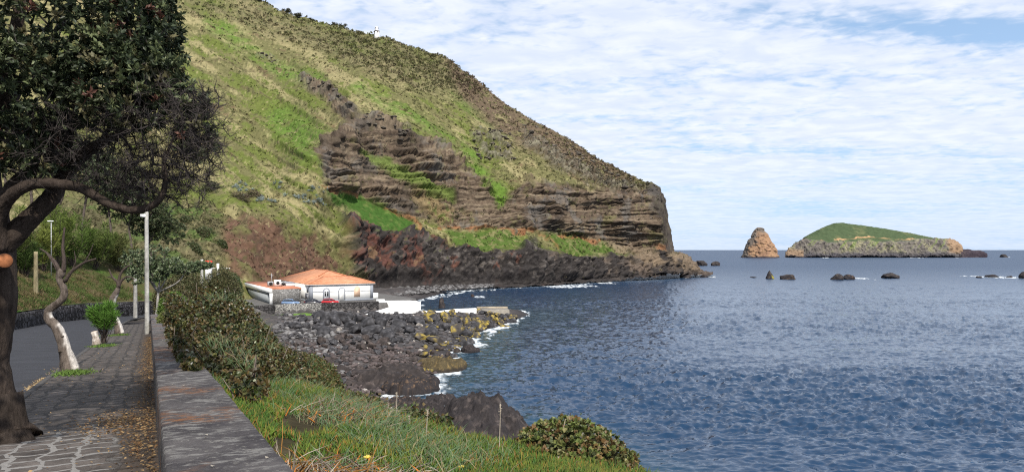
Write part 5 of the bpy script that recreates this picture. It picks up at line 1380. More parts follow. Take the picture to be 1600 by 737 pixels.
twisted("twisted_tree", "nearest twisted bare trunk with a pale stripped flank at the kerb", [(110, 580, D1), (104, 555, D1), (97, 530, D1), (88, 510, D1), (76, 497, D1), (77, 484, D1), (91, 473, D1), (100, 462, D1), (99, 449, D1), (93, 436, D1), (95, 427, D1), (98, 421, D1)], [.20, .14, .118, .105, .092, .083, .077, .077, .072, .07, .09, .066],
        [([(94, 430, D1), (88, 412, D1), (74, 396, D1 + .3), (62, 388, D1 + .3)], (.05, .015)), ([(94, 432, D1), (84, 412, D1), (70, 392, D1)], (.035, .01)), ([(101, 440, D1), (112, 424, D1), (132, 410, D1), (150, 404, D1)], (.05, .02)), ([(99, 424, D1), (100, 405, D1), (98, 385, D1), (101, 355, D1)], (.06, .02)), ([(132, 410, D1), (140, 396, D1), (146, 380, D1)], (.02, .006)), ([(112, 424, D1), (118, 408, D1), (116, 392, D1)], (.02, .006))], .55)
D2 = 37.0
twisted("twisted_tree", "farther twisted trunk with pale wood behind the small clipped bush", [(187, 521, D2), (184, 508, D2), (178, 494, D2), (175, 480, D2), (176, 468, D2), (181, 458, D2), (185, 450, D2)], [.22, .17, .15, .14, .15, .13, .10],
        [([(185, 452, D2), (184, 441, D2), (176, 433, D2), (170, 420, D2)], (.10, .03)), ([(185, 450, D2), (190, 438, D2), (200, 432, D2), (210, 436, D2)], (.09, .03)), ([(186, 448, D2), (187, 432, D2), (194, 420, D2), (203, 414, D2)], (.09, .03)), ([(176, 433, D2), (168, 432, D2)], (.05, .02))], .85)

def feather(name, label, base, h, r, n, colr, group=None, stems=9, seed=0, width=.05, ln=.45, stem_r=.05, low=.25, cat="shrub", lean=(0, 0)):
    """feathery tamarisk: upright wispy sprays on thin stems"""
    g = np.random.default_rng(seed + 100); t = empty(name, base); tag(t, label, cat, group); wb, lb = MB(), MB()
    for k in range(stems):
        a = g.uniform(0, 6.28); rr = r * math.sqrt(g.uniform(.05, 1)); top = np.array([rr * math.cos(a) + lean[0], rr * math.sin(a) + lean[1], h * (1 - .35 * (rr / r) ** 2) * g.uniform(.75, 1.05)])
        ln_ = smooth_line([[g.normal() * .1 * r, g.normal() * .1 * r, 0], top * [.35, .35, .4] + g.normal(size=3) * .08 * r, top * [.8, .8, .75] + g.normal(size=3) * .08 * r, top], 12)
        wb.tube(ln_, np.linspace(stem_r, stem_r * .25, 12), 5, (.06, .048, .042))
        m = n // stems; u = g.uniform(low, 1, m) ** .8; i = np.minimum((u * 11).astype(int), 10); p_ = ln_[i] + (ln_[i + 1] - ln_[i]) * (u * 11 - i)[:, None]
        d = norm(g.normal(size=(m, 3)) * [1, 1, .5]) * .8 + [0, 0, .75]; p_ = p_ + norm(d) * g.uniform(0, .35 * r, (m, 1)) * (1.1 - u[:, None] * .6)
        leaves(lb, p_, d, g.normal(size=(m, 3)), ln * g.uniform(.6, 1.3, m), width, np.asarray(colr) * g.uniform(.55, 1.45, (m, 1)) * [1, 1, 1])
    wb.build("stems", M_twig, t); lb.build("foliage", M_leaf_dull, t); return t
b = P(158, 536, 27.6); 
feather("clipped_bush", "small bright green feathery bush growing beside the pale stump", [b[0] + .05, 27.7, b[2]], 1.62, .55, 5200, (.10, .20, .035), seed=1, stems=30, width=.02, ln=.24, stem_r=.015, low=.3, cat="bush")
st = empty("pale_stump", P(151, 538, 27.2)); tag(st, "short pale cut stump standing by the small clipped bush", "stump")
q = smooth_line([[0, 0, 0, .17], [-.03, 0, .25, .13], [-.10, .0, .5, .12]], 12); v, f = tube(q[:, :3], q[:, 3], 12); v = v + .03 * fbm(v, .12, 3, .6)[:, None]
MB().add(v, f, mixc(np.broadcast_to([.30, .25, .21], v.shape), (.58, .53, .48), sstep(fbm(v, .15, 3, .6, 3.), -.1, .3))).build("trunk", M_bark, st, True)
MB().tube([(-.103, 0, .503), (-.106, 0, .515)], .10, 10).build("cut_face", mat_plain("weathered cut wood", (.55, .45, .36), .9, 10, .3), st)

# ------------------------------------------------------------------ poles, posts, lamp
def pole(name, label, base, h, r, c, cat="pole", lean=(0, 0), group=None):
    t = empty(name, base); tag(t, label, cat, group)
    k = np.linspace(0, 1, 14); v, f = tube(np.column_stack([lean[0] * k, lean[1] * k, -.3 + (h + .3) * k]), np.linspace(r * 1.15, r * .9, 14), 14)
    MB().add(v, f, mixc(np.broadcast_to(c, v.shape), np.asarray(c) * .6, sstep(fbm(v * [1, 1, .25], .35, 4, .65), .0, .4))).build("post", M_bark if "wood" in name else M_soil, t, True); return t
tp = pole("lamp_post", "tall pale grey pole at the parapet with a small white lamp near its top", TL(np.array(41.0), np.array(-.10)), 6.35, .100, (.42, .41, .38), lean=(-.03, 0))
MB().box((-.16, -.05, 6.1), (.24, .2, .16), 0).build("lamp", M_white, tp); MB().tube([(0, 0, 6.0), (-.14, -.04, 6.2)], .03, 6).build("bracket", M_metal, tp); MB().tube([(0, 0, 6.35), (0, 0, 6.42)], .10, 10).build("cap", M_metal, tp)
b = bank_hit(56, 459); k = b[1] / F
pole("wooden_post", "thick yellowish wooden post standing on the grassy bank", b, 66 * k, 3.0 * k, (.27, .23, .14), "post")
b = bank_hit(80, 430, 40); k = b[1] / F; lp = empty("street_lamp", b); tag(lp, "street lamp with flat white head among the bank shrubs", "street lamp")
hh = b[2]; ztop = H - (347 - 390) * k
MB().tube([(0, 0, -.2), (0, 0, ztop - hh)], .055, 8).build("pole", M_metal, lp); MB().tube([(0, 0, ztop - hh), (-.15, 0, ztop - hh + .14), (-.3, 0, ztop - hh + .16)], .03, 6).build("arm", M_metal, lp)
V, Fc = ICO[3]; MB().add(V * [.42, .22, .09] + [-.1, 0, ztop - hh + .12], Fc).build("lamp_head", M_white, lp, True)
def at_ground(px, D):
    x = (px - 800) / F * D; t, l = to_tl(np.array([[x, D]])); return np.array([x, D, float(z_path(t[0]))])
b = at_ground(211.5, 82); k = 82 / F; pole("concrete_post", "short grey post against the roadside wall", [b[0], b[1], b[2] - .1], H - (423 - 390) * k - b[2], .20, (.36, .35, .33), "post")
b = at_ground(315.5, 100); k = 100 / F; pole("concrete_post", "slim pale pole rising behind the tall dark hedge", b, H - (405 - 390) * k - b[2], .19, (.47, .46, .43), "post")
b = P(326, 432, 128); mk = empty("roadside_marker", b); tag(mk, "small white marker with a red top behind the bushes", "marker")
MB().box((0, 0, .6), (.95, .8, 3.0)).build("post", M_white, mk); MB().box((0, 0, 2.5), (1.2, 1.0, .8), 0, taper=.85).build("cap", mat_plain("red paint", (.62, .05, .03), .6), mk); MB().box((-1.05, .1, 2.4), (.9, .7, .5)).build("side_board", mat_plain("orange paint", (.62, .16, .04), .6), mk)
b = P(340.5, 432, 128); mk = empty("white_post", b); tag(mk, "thin white post right of the red topped marker", "post"); MB().box((0, 0, .9), (.35, .3, 3.0)).build("post", M_white, mk); MB().box((.6, 0, 1.5), (3.2, .12, .14)).build("rail", M_white, mk)
# ------------------------------------------------------------------ seaward slope beside the parapet
def G(t, l):
    t = np.asarray(t, float); l = np.asarray(l, float); xy = t[..., None] * PU + l[..., None] * PV
    z = z_bank_sea(t, l); p = np.concatenate([xy, 0 * z[..., None]], -1).reshape(-1, 3)
    z = z + (.16 * fbm(p, 1.3, 3, .55, 6.) + .05 * fbm(p, .35, 2, .5, 2.)).reshape(z.shape) * sstep(l, .7, 1.4)
    return np.concatenate([xy, z[..., None]], -1)
tg = np.arange(-2, 34, .16); lg = np.concatenate([np.arange(.66, 5, .12), np.arange(5, 13, .4)])
T2, L2 = np.meshgrid(tg, lg); g3 = G(T2, L2); q3 = g3.reshape(-1, 3)
nn_ = fbm(q3, .8, 4, .6, 3.)
tag(link_mesh("slope_ground", mesh_data("slope_ground", q3, grid_faces(*T2.shape), True, mixc(np.broadcast_to([.045, .038, .022], q3.shape), (.085, .07, .04), sstep(nn_, -.1, .35))), M_soil), kind="structure")

def hedge_h(t, l):
    """thickness of the tall dark shrubbery over the slope"""
    q_ = np.maximum(l - .7, 0); a = sstep(t - q_ * 2.3, 8.6, 18.2) * sstep(t, 27, 24.5)
    b = sstep(l, .62, 1.5) ** .6 * (1 - .95 * sstep(l, 2.2, 3.5))
    low = .38 * sstep(t, 8.3, 9.6) * sstep(t, 28, 25) * sstep(l, .7, 1.3) * sstep(l - .95 - .13 * (t - 9), .5, 0)
    return np.maximum(low, (1.34 * a) * b + .22 * a * sstep(l, 5.2, 4.0))

def foliage_surface(P0, N0, n_leaf, r, ln, wd, palette, g, lift=.0, spread=.7, upb=.35):
    i = g.integers(0, len(P0), n_leaf); p = P0[i] + g.normal(size=(n_leaf, 3)) * r; nrm = N0[i]
    d = norm(nrm * g.uniform(-.2, 1.2, (n_leaf, 1)) + g.normal(size=(n_leaf, 3)) * spread + [0, 0, upb])
    up = norm(nrm + g.normal(size=(n_leaf, 3)) * .8)
    pal = np.asarray(palette); c = pal[g.integers(0, len(pal), n_leaf)] * g.uniform(.65, 1.35, (n_leaf, 1))
    return p, d, up, ln * g.uniform(.7, 1.3, n_leaf), wd * g.uniform(.7, 1.3, n_leaf), c

def tall_hedge():
    g = np.random.default_rng(5); base = TL(np.array(18.), np.array(2.)); o = empty("coastal_hedge", base)
    tag(o, "tall mound of dark brown green shrubs spilling over the parapet", "hedge")
    t = np.arange(8, 28.5, .10); l = np.arange(.70, 6.6, .10); T, L = np.meshgrid(t, l); q = G(T, L); h = hedge_h(T, L)
    nz = fbm(np.column_stack([T.ravel(), L.ravel(), 0 * T.ravel()]), 1.1, 4, .6, 4.).reshape(T.shape)
    q[..., 2] += h * (1 + .30 * nz) + .10 * nz
    # let it bulge over the wall a little
    bul = (1 - sstep(L, .7, 1.6)) * sstep(h, .2, .9) * .22
    q[..., :2] -= PV * bul[..., None]
    N_ = grid_normals(q); N_ *= np.sign(N_[..., 2:3] + 1e-9); ok = (h > .12)
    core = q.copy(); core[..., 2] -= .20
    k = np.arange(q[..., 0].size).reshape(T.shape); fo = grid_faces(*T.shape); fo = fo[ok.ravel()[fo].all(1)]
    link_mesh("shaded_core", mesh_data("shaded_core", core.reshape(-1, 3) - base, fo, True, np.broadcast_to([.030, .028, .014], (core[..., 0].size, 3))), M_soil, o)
    P0 = q[ok] - base; N0 = N_[ok]
    # the steep side over the wall needs leaves too
    side_t = g.uniform(10.5, 25, 2600); hh = hedge_h(side_t, np.full(2600, 1.3)); sp = G(side_t, np.full(2600, .72)); sp[:, 2] += hh * g.uniform(.05, .95, 2600); sp[:, :2] -= PV * (.05 + .2 * g.random(2600))[:, None]
    P0 = np.vstack([P0, sp - base]); N0 = np.vstack([N0, np.tile([-PV[0], -PV[1], .3], (2600, 1))])
    mb = MB(); pal = [(.045, .058, .018), (.070, .072, .022), (.095, .066, .024), (.055, .040, .018), (.10, .10, .032), (.035, .045, .018), (.12, .085, .035)]
    ci = g.integers(0, len(P0), 5600); cn = norm(N0[ci] + g.normal(size=(5600, 3)) * .35 + [0, 0, .3]); cc = P0[ci] + cn * g.normal(size=(5600, 1)) * .05
    m = 8; cl = np.asarray(pal)[g.integers(0, len(pal), 5600)] * g.uniform(.6, 1.45, (5600, 1)); E = np.repeat(cc, m, 0); Nn = np.repeat(cn, m, 0)
    d = norm(Nn * g.uniform(.1, 1.0, (len(E), 1)) + norm(g.normal(size=E.shape)) * .85)
    leaves(mb, E, d, Nn + g.normal(size=E.shape) * .3, g.uniform(.055, .095, len(E)), g.uniform(.045, .07, len(E)), np.repeat(cl, m, 0) * g.uniform(.75, 1.25, (len(E), 1)), fold=.12, mid=.6)
    leaves(mb, *foliage_surface(P0, N0, 9000, .055, .06, .05, pal, g))
    w = foliage_surface(P0, N0, 900, .05, .05, .05, [(.42, .40, .36), (.30, .32, .22)], g, spread=.9); leaves(mb, *w)  # scattered pale leaves as glints, highlights put into their colour
    mb.build("leaves", M_leaf, o)
    st = MB(); 
    for _ in range(60):
        i = g.integers(len(P0)); a = P0[i]; st.tube([a - [0, 0, .4], a + g.normal(size=3) * .1, a + g.normal(size=3) * .2 + [0, 0, .15]], [.012, .009, .004], 4, (.16, .13, .11))
    st.build("stems", M_twig, o)
tall_hedge()

def groundcover():
    g = np.random.default_rng(9); mb = MB()
    n = 60000
    t = 1.2 + 13 * g.random(n) ** 1.25; l = .74 + g.random(n) * 6
    keep = (l < crest(t) + .55) & (hedge_h(t, l) < .5)
    t, l = t[keep], l[keep]; b = G(t, l); nz = fbm(b, .55, 3, .6, 3.); n2_ = fbm(b, 1.6, 2, .6, 12.)
    k2 = ~((n2_ < -.24)); b, nz, n2_, t = b[k2], nz[k2], n2_[k2], t[k2]; n = len(b)
    c = np.where((nz > .06)[:, None], [.085, .142, .018], [.046, .112, .017]) * g.uniform(.6, 1.35, (n, 1))
    yl = g.random(n) < (.06 + .16 * (nz > .15)); c[yl] = np.array([.20, .175, .035]) * g.uniform(.7, 1.2, (yl.sum(), 1))
    tip = c * .9 + np.array([.06, .03, 0]); o_ = g.random(n) < .07; tip[o_] = [.34, .13, .03]; c[o_] = c[o_] * .4 + [.16, .06, .015]
    d = g.normal(size=(n, 3)) * .42; d[:, 2] = 1
    blades(mb, b - [0, 0, .02], d, g.uniform(.09, .17, n) * (1 + .8 * np.clip(n2_, -.4, .5)), g.uniform(.012, .018, n), c, .12 * g.random(n), tip)
    o = mb.build("ice_plant", M_blade); tag(o, "bright green fleshy ice plant carpeting the slope beside the parapet", "ground cover", kind="stuff")
    # long grey green grass in tufts
    mb = MB(); spots = []
    for px, py, D in [(405, 532, 15), (425, 545, 14.5), (390, 560, 12), (412, 585, 10.5), (440, 600, 10.2), (470, 612, 10.2), (545, 622, 10.8), (560, 640, 10), (580, 650, 9.6), (600, 660, 9.2), (620, 668, 9), (640, 690, 8.2), (660, 700, 8), (530, 640, 9.6), (515, 625, 10), (690, 705, 7.6), (600, 690, 7.4), (560, 655, 8.8), (500, 600, 11.4), (640, 730, 6.4), (700, 735, 6.8), (670, 733, 6.2), (730, 730, 7.2), (570, 735, 5.2),
                      (340, 500, 17), (372, 480, 19), (395, 470, 20), (350, 545, 12.5), (365, 575, 10), (420, 500, 18), (455, 575, 12.5), (720, 712, 7.8), (755, 722, 7.8), (640, 655, 9.8), (585, 628, 11), (550, 630, 10.4), (600, 672, 8.7), (625, 685, 8.4), (565, 668, 8.4), (650, 720, 7), (610, 712, 6.9), (585, 700, 6.8), (545, 668, 7.9), (520, 650, 8.4), (490, 640, 8.2), (700, 690, 8.5)]:
        x = (px - 800) / F * D; tt, ll = to_tl(np.array([[x, D]])); spots.append((tt[0], max(ll[0], .9)))
    for tt, ll in spots:
        m = int(g.integers(45, 85)); hg = float(hedge_h(np.array(tt), np.array(ll))) > .3; bt = tt + g.normal(size=m) * .22; bl = np.maximum(ll + g.normal(size=m) * .22, .8); bb = G(bt, bl); bb[:, 2] += np.where(hedge_h(bt, bl) > .3, hedge_h(bt, bl) * .92, -.03)
        d = norm(g.normal(size=(m, 3))) * .55; d[:, 2] = 1
        cc = np.where((g.random(m) < .22)[:, None], [.27, .23, .13], [.12, .19, .085]) * g.uniform(.65, 1.3, (m, 1))
        blades(mb, bb, d, g.uniform(.16, .36, m) * (1.3 if hg else 1), g.uniform(.006, .011, m), cc, g.uniform(.2, .7, m))
    o = mb.build("grass_tufts", M_blade); tag(o, "long grey green grass tufts growing through the slope plants", "grass", kind="stuff")
    # dead stems and dry litter
    mb = MB()
    for px, py, D, r, m in [(520, 725, 4.6, .28, 260), (540, 655, 8.6, .3, 150), (575, 640, 9.8, .3, 80), (497, 732, 4.4, .2, 120), (610, 735, 5.4, .2, 60)]:
        x = (px - 800) / F * D; tt, ll = to_tl(np.array([[x, D]])); bt = tt[0] + g.normal(size=m) * r * 1.2; bl = np.maximum(ll[0] + g.normal(size=m) * r, .78); bb = G(bt, bl)
        d = g.normal(size=(m, 3)); d[:, 2] = np.abs(d[:, 2]) * .35 + .08
        cc = np.array([(.25, .21, .17), (.14, .095, .07), (.30, .15, .045), (.33, .28, .22)])[g.integers(0, 4, m)] * g.uniform(.6, 1.2, (m, 1))
        blades(mb, bb + [0, 0, .06], d, g.uniform(.15, .40, m), .009, cc, g.uniform(0, .4, m))
        k = m // 4; i = g.integers(0, m, k); d = g.normal(size=(k, 3)) * .7; d[:, 2] = .8
        blades(mb, bb[i] + [0, 0, .04], d, g.uniform(.08, .16, k), .016, np.array([.46, .17, .035]) * g.uniform(.7, 1.2, (k, 1)), .2 * g.random(k))
    o = mb.build("dry_stems", M_twig); tag(o, "dead grey and orange stems lying in the ground cover", "dead stems", kind="stuff")
groundcover()

def edge_growth():
    g = np.random.default_rng(71); mb = MB(); n = 30000
    t = 6.5 + 25 * g.random(n); l = crest(t) + g.uniform(-.6, 1.5, n) * g.random(n); b = G(t, l); nz = fbm(b, .9, 3, .6, 3.)
    k = (hedge_h(t, l) < .7) & (nz > np.where(t > 11, -.12, .12)); b = b[k]; nz = nz[k]; n = len(b)
    nrm = np.tile([PV[0] * .8, PV[1] * .8, .6], (n, 1)); b = b + nrm * (.05 + .30 * np.clip(nz + .15, 0, 1) * g.random(n))[:, None]
    pal = [(.045, .058, .018), (.070, .072, .022), (.095, .066, .024), (.10, .10, .032), (.06, .10, .03), (.12, .085, .035)]
    leaves(mb, *foliage_surface(b, nrm, n, .05, .075, .055, pal, g))
    tag(mb.build("edge_growth", M_leaf), "low leathery growth spilling over the edge of the slope", "ground cover", kind="stuff")
edge_growth()

def slope_pt(px, D):
    x = (px - 800) / F * D; tt, ll = to_tl(np.array([[x, D]])); return G(tt, ll)[0]

def round_bush():
    g = np.random.default_rng(31); c = P(897, 730, 9.9); k = 9.9 / F; o = empty("round_bush", c - [0, 0, .25]); tag(o, "rounded leathery leaved bush at the cliff edge against the water", "bush")
    V, Fc = ICO[5]; V = V[:]; keep = V[:, 2] > -.45; nz = fbm(V, .5, 4, .6, 3.)
    sh = np.array([103 * k, .85, 66 * k]); Q = V * sh * (1 + .16 * nz)[:, None]; Q[:, 2] += .02 - .13 * Q[:, 0] / (103 * k) * (Q[:, 0] > 0) * 1.6
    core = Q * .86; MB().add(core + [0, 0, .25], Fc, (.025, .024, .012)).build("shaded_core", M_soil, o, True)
    mb = MB(); N_ = norm(V / sh); P0 = Q[keep] + [0, 0, .25]; pal = [(.12, .15, .040), (.15, .165, .05), (.085, .11, .030), (.17, .115, .045), (.19, .18, .075), (.06, .075, .025), (.14, .085, .035)]
    P1 = P0; N1 = N_[keep]; ci = g.integers(0, len(P1), 1000); cn = norm(N1[ci] + g.normal(size=(1000, 3)) * .35 + [0, 0, .25]); cc = P1[ci] + cn * g.normal(size=(1000, 1)) * .035
    cl = np.asarray(pal)[g.integers(0, len(pal), 1000)] * g.uniform(.7, 1.4, (1000, 1)); E = np.repeat(cc, 7, 0); Nn = np.repeat(cn, 7, 0); d = norm(Nn * g.uniform(.1, 1., (7000, 1)) + norm(g.normal(size=E.shape)) * .8)
    leaves(mb, E, d, Nn + g.normal(size=E.shape) * .3, g.uniform(.05, .085, 7000), g.uniform(.045, .068, 7000), np.repeat(cl, 7, 0) * g.uniform(.8, 1.2, (7000, 1)), fold=.12, mid=.62)
    leaves(mb, *foliage_surface(P0, N_[keep], 2500, .035, .055, .05, pal, g, spread=.75), fold=.15)
    leaves(mb, *foliage_surface(P0, N_[keep], 110, .02, .05, .04, [(.5, .46, .38)], g))
    mb.build("leaves", M_leaf, o)
    st = MB()
    for _ in range(26):
        a = P0[g.integers(len(P0))]; st.tube([a * .8, a, a + g.normal(size=3) * .07 + [0, 0, .05]], [.008, .006, .003], 4, (.33, .27, .22))
    st.build("stems", M_twig, o)
    # ice plant at its foot
round_bush()

def flowers_and_stalks():
    g = np.random.default_rng(3)
    def flower(px, py, D, c, label, grp=None):
        p = P(px, py, D); b = slope_pt(px, D); o = empty("flower", (p[0], p[1], b[2])); tag(o, label, "flower", grp); h = max(p[2] - b[2], .05)
        MB().tube([(0, 0, 0), (.01, 0, h * .6), (0, 0, h)], .004, 5, (.12, .17, .04)).build("stem", M_blade, o)
        mb = MB(); a = np.linspace(0, 6.28, 26, endpoint=False); d = np.column_stack([np.cos(a), np.sin(a) * .9 - .3, .35 + .3 * g.random(26)])
        leaves(mb, np.tile([0, 0, h], (26, 1)), d, np.tile([0, 0, 1.], (26, 1)), .042, .011, c); mb.build("petals", M_leaf, o)
        MB().add(ICO[2][0] * .012 + [0, -.006, h + .012], ICO[2][1]).build("disc", mat_plain("flower disc", (.6, .45, .08), .9), o)
    flower(574, 716, 5.6, (.75, .62, .12), "pale yellow flower low in the ground cover beside the dead stems", None)
    flower(721, 733, 6.6, (.72, .60, .14), "pale yellow flower at the bottom edge left of the round bush", None)
    flower(685, 684, 8.9, (.66, .58, .2), "small yellow flower at the edge of the slope before the dark rocks", None)
    flower(903, 723, 8.7, (.62, .08, .42), "single pink flower at the foot of the round bush", None)
    for px, top, bot, D, label in [(782, 631, 716, 8.6, "tallest dry white stalk standing before the dark rocks"), (620, 612, 655, 9.6, "dry stalk at the slope edge left of the dark rocks"), (607, 630, 662, 9.3, "short leaning dry stalk at the slope edge"), (668, 640, 690, 8.6, "dry grass stalk in front of the first lava hump"), (640, 650, 680, 9.0, "thin pale stalk between the grass tufts")]:
        a, b = P(px, top, D), P(px - 3, bot, D); o = empty("dry_stalk", b); tag(o, label, "stalk", "dry flower stalks on the slope")
        q = smooth_line([[0, 0, -.15], (a - b) * .5 + [g.normal() * .012, 0, 0], a - b], 10); MB().tube(q, np.linspace(.0075, .0035, 10), 5, (.42, .36, .29)).build("stem", M_twig, o)
        mb = MB(); m = 40; u = g.uniform(.78, 1.03, m)[:, None]; d = norm(g.normal(size=(m, 3)) + [0, 0, .6]); leaves(mb, (a - b) * u, d, g.normal(size=(m, 3)), .028, .006, (.45, .39, .31)); mb.build("seed_head", M_leaf_dull, o)
    # edge of the slope: ice plant in front of the round bush
flowers_and_stalks()

def extra_ice():
    g = np.random.default_rng(12); mb = MB(); n = 5200
    px = g.uniform(770, 975, n); D = g.uniform(7.4, 9.0, n); x = (px - 800) / F * D; t, l = to_tl(np.column_stack([x, D])); b = G(t, l)
    zt = H - (np.interp(px, [770, 900, 960, 1015], [737, 741, 741, 752]) - 390) / F * D
    b[:, 2] = np.minimum(np.maximum(b[:, 2], zt - .55), zt)
    c = np.where((g.random(n) < .3)[:, None], [.17, .16, .035], [.07, .125, .02]) * g.uniform(.6, 1.3, (n, 1)); d = g.normal(size=(n, 3)) * .4; d[:, 2] = 1
    blades(mb, b - [0, 0, .05], d, g.uniform(.1, .2, n), .016, c, .1 * g.random(n), c + [.05, .02, 0])
    o = mb.build("ice_plant", M_blade); tag(o, "ice plant fringe along the cliff edge below the round bush", "ground cover", kind="stuff")
extra_ice()

# ------------------------------------------------------------------ leaf litter
def litter():
    g = np.random.default_rng(8); mb = MB()
    def put(t, l, h, c, s=(.03, .06)):
        n = len(t); p = TL(t, l, h); d = g.normal(size=(n, 3)) * [1, 1, .12]; up = np.array([0, 0, 1.]) + g.normal(size=(n, 3)) * .25
        leaves(mb, p, d, up, g.uniform(*s, n), g.uniform(.016, .03, n), c * g.uniform(.55, 1.25, (n, 1)), fold=.2)
    tan = np.array([.34, .23, .115]); br = np.array([.17, .095, .045])
    n = 2300; t = 7 + 30 * g.random(n); l = .07 - np.abs(g.normal(size=n)) * .15; put(t, l, .022 + g.random(n) * .012, np.where((g.random(n) < .5)[:, None], tan * .8, br))
    n = 900; t = 10.7 + g.normal(size=n) * .6; l = -.34 + g.normal(size=n) * .24; k = l < .07; put(t[k], l[k], .03, np.where((g.random(n) < .5)[:, None], tan, br)[k])
    n = 130; t = 8.9 + g.normal(size=n) * .4; l = -.08 - np.abs(g.normal(size=n)) * .1; put(t, l, .03, np.where((g.random(n) < .5)[:, None], tan, br))
    n = 420; t = g.uniform(4, 30, n); l = g.uniform(-1.9, 0, n); put(t, l, .026, np.where((g.random(n) < .5)[:, None], tan * 1.2, br))
    for t0, t1, m in ((11.3, 14.2, 1300), (15.0, 16.8, 900), (17.2, 20, 1000), (20.5, 24, 200)):
        t = g.uniform(t0, t1, m); l = -2.10 - np.abs(g.normal(size=m)) * .085; put(t, l, -.105 + g.random(m) * .02, np.where((g.random(m) < .8)[:, None], [.46, .34, .19], br))
    n = 160; t = g.uniform(12, 30, n); l = -2.2 - np.abs(g.normal(size=n)) * .5; put(t, l, -.115, np.broadcast_to(tan, (n, 3)))
    n = 350; t = g.uniform(3, 26, n); l = g.uniform(.12, .7, n); put(t[:60], l[:60], .66, np.broadcast_to([.4, .36, .3], (60, 3)), (.015, .03))
    tag(mb.build("leaf_litter", M_leaf_dull), "fallen tan and brown leaves along the kerb and the foot of the parapet", "fallen leaves", kind="stuff")
    mb = MB()
    for (tt, ll, r, m) in ((19.3, -1.72, .38, 700), (31, -1.7, .45, 500), (41, -1.55, .5, 400)):
        t = tt + g.normal(size=m) * r * .8; l = ll + g.normal(size=m) * r * .5 + .15; b = TL(t, l, 0.0); d = g.normal(size=(m, 3)) * .7; d[:, 2] = .7
        leaves(mb, b, d, g.normal(size=(m, 3)), g.uniform(.05, .13, m), .022, np.array([.11, .18, .04]) * g.uniform(.6, 1.4, (m, 1)))
    tag(mb.build("weeds", M_leaf_dull), "green weeds growing round the feet of the kerb trees", "weeds", kind="stuff")
litter()

# ------------------------------------------------------------------ shrubs and trees on the bank
g0 = np.random.default_rng(44)
for i, (px, py, h, r, c, lab) in enumerate([
        (68, 424, 5.6, 2.6, (.115, .15, .035), "yellow green feathery shrub beside the wooden post on the bank"),
        (112, 418, 6.2, 3.0, (.075, .13, .030), "green feathery shrub rising behind the nearest twisted trunk"),
        (88, 420, 8.6, 1.9, (.10, .15, .035), "tall narrow light green feathery shrub under the big limb"),
        (150, 420, 5.0, 3.2, (.085, .13, .035), "wide low feathery shrub behind the clipped bush"),
        (40, 432, 4.6, 2.4, (.05, .09, .025), "dark green low shrub just right of the big trunk"),
        (186, 425, 4.6, 2.6, (.10, .125, .045), "pale dry feathery shrub above the farther twisted trunk"),
        (16, 425, 7.5, 3.2, (.075, .11, .030), "feathery shrub half hidden behind the big trunk")]):
    b = bank_hit(px, py, 35); s = b[1] / 62
    feather("feathery_shrub", lab, b - [0, 0, .2], h * s * .82, r * s * .60, 2600, np.array(c) * [1.35, 1.2, 1.2], "feathery shrubs on the bank", stems=13, seed=20 + i, width=.05 * s, ln=.50 * s, stem_r=.05, low=.12)

def crown_tree(name, label, base, trunk_pts, lobes, seed, cols, bark, leaf=(.22, .10), nper=12, nt=130, group="trees on the bank", spread=.9, r0=.25, bare=None):
    g = np.random.default_rng(seed); tp = np.array(trunk_pts, float) + base
    limbs = [(tp, np.linspace(r0, r0 * .35, len(tp)))]
    for c, r in lobes[:4]:
        e = np.asarray(c) + base; s = tp[len(tp) // 2]; limbs.append((np.array([s, s * .5 + e * .5 + g.normal(size=3) * .25, e]), [r0 * .5, r0 * .35, r0 * .12]))
    tips = np.vstack([ellip(g, nt, np.asarray(c) + base, r, .5) for c, r in lobes])
    cl = lambda n, e, gg: np.asarray(cols)[gg.integers(0, len(cols), n)]
    bt = None if bare is None else np.vstack([ellip(g, bare, np.asarray(c) + base, np.asarray(r) * .95, .1) for c, r in lobes])
    return build_tree(name, label, "tree", limbs, tips, g, dict(n=nper, len=leaf[0], wid=leaf[1], cols=cl, spread=spread), bark, 9, 3, .02, .7, bt, group, mat=M_leaf)
PAL_P = [(.11, .15, .075), (.16, .20, .11), (.075, .11, .05), (.20, .24, .14), (.09, .115, .06)]
PAL_D = [(.06, .085, .035), (.085, .11, .05), (.045, .065, .028), (.11, .12, .06)]
BARK_D = ((.045, .036, .032), (.11, .09, .08), (.05, .04, .035))
# the pale topped tree past the end of the parapet
b = at_ground(243, 68); k = 68 / F
crown_tree("pale_crowned_tree", "spreading tree with pale grey green crown behind the lamp post", b, [(0, 0, -.3), (.2, 0, 1.2), (.1, .3, 2.6), (.3, .3, 4.0)],
           [((-32 * k, .5, 5.6), (1.7, 1.6, 1.3)), ((-6 * k, 0, 6.0), (1.9, 1.6, 1.35)), ((22 * k, 0, 5.2), (1.6, 1.5, 1.0)), ((46 * k, .3, 4.9), (1.5, 1.2, .55)), ((-22 * k, -.5, 4.2), (1.2, 1.2, .9)), ((6 * k, -.6, 4.4), (1.2, 1.1, .8)), ((66 * k, .4, 5.2), (1.3, 1.0, .4))], 61, PAL_P, ((.16, .145, .13), (.30, .28, .26), (.07, .055, .045)), (.26, .12), 13, 105, None, .8, .17)
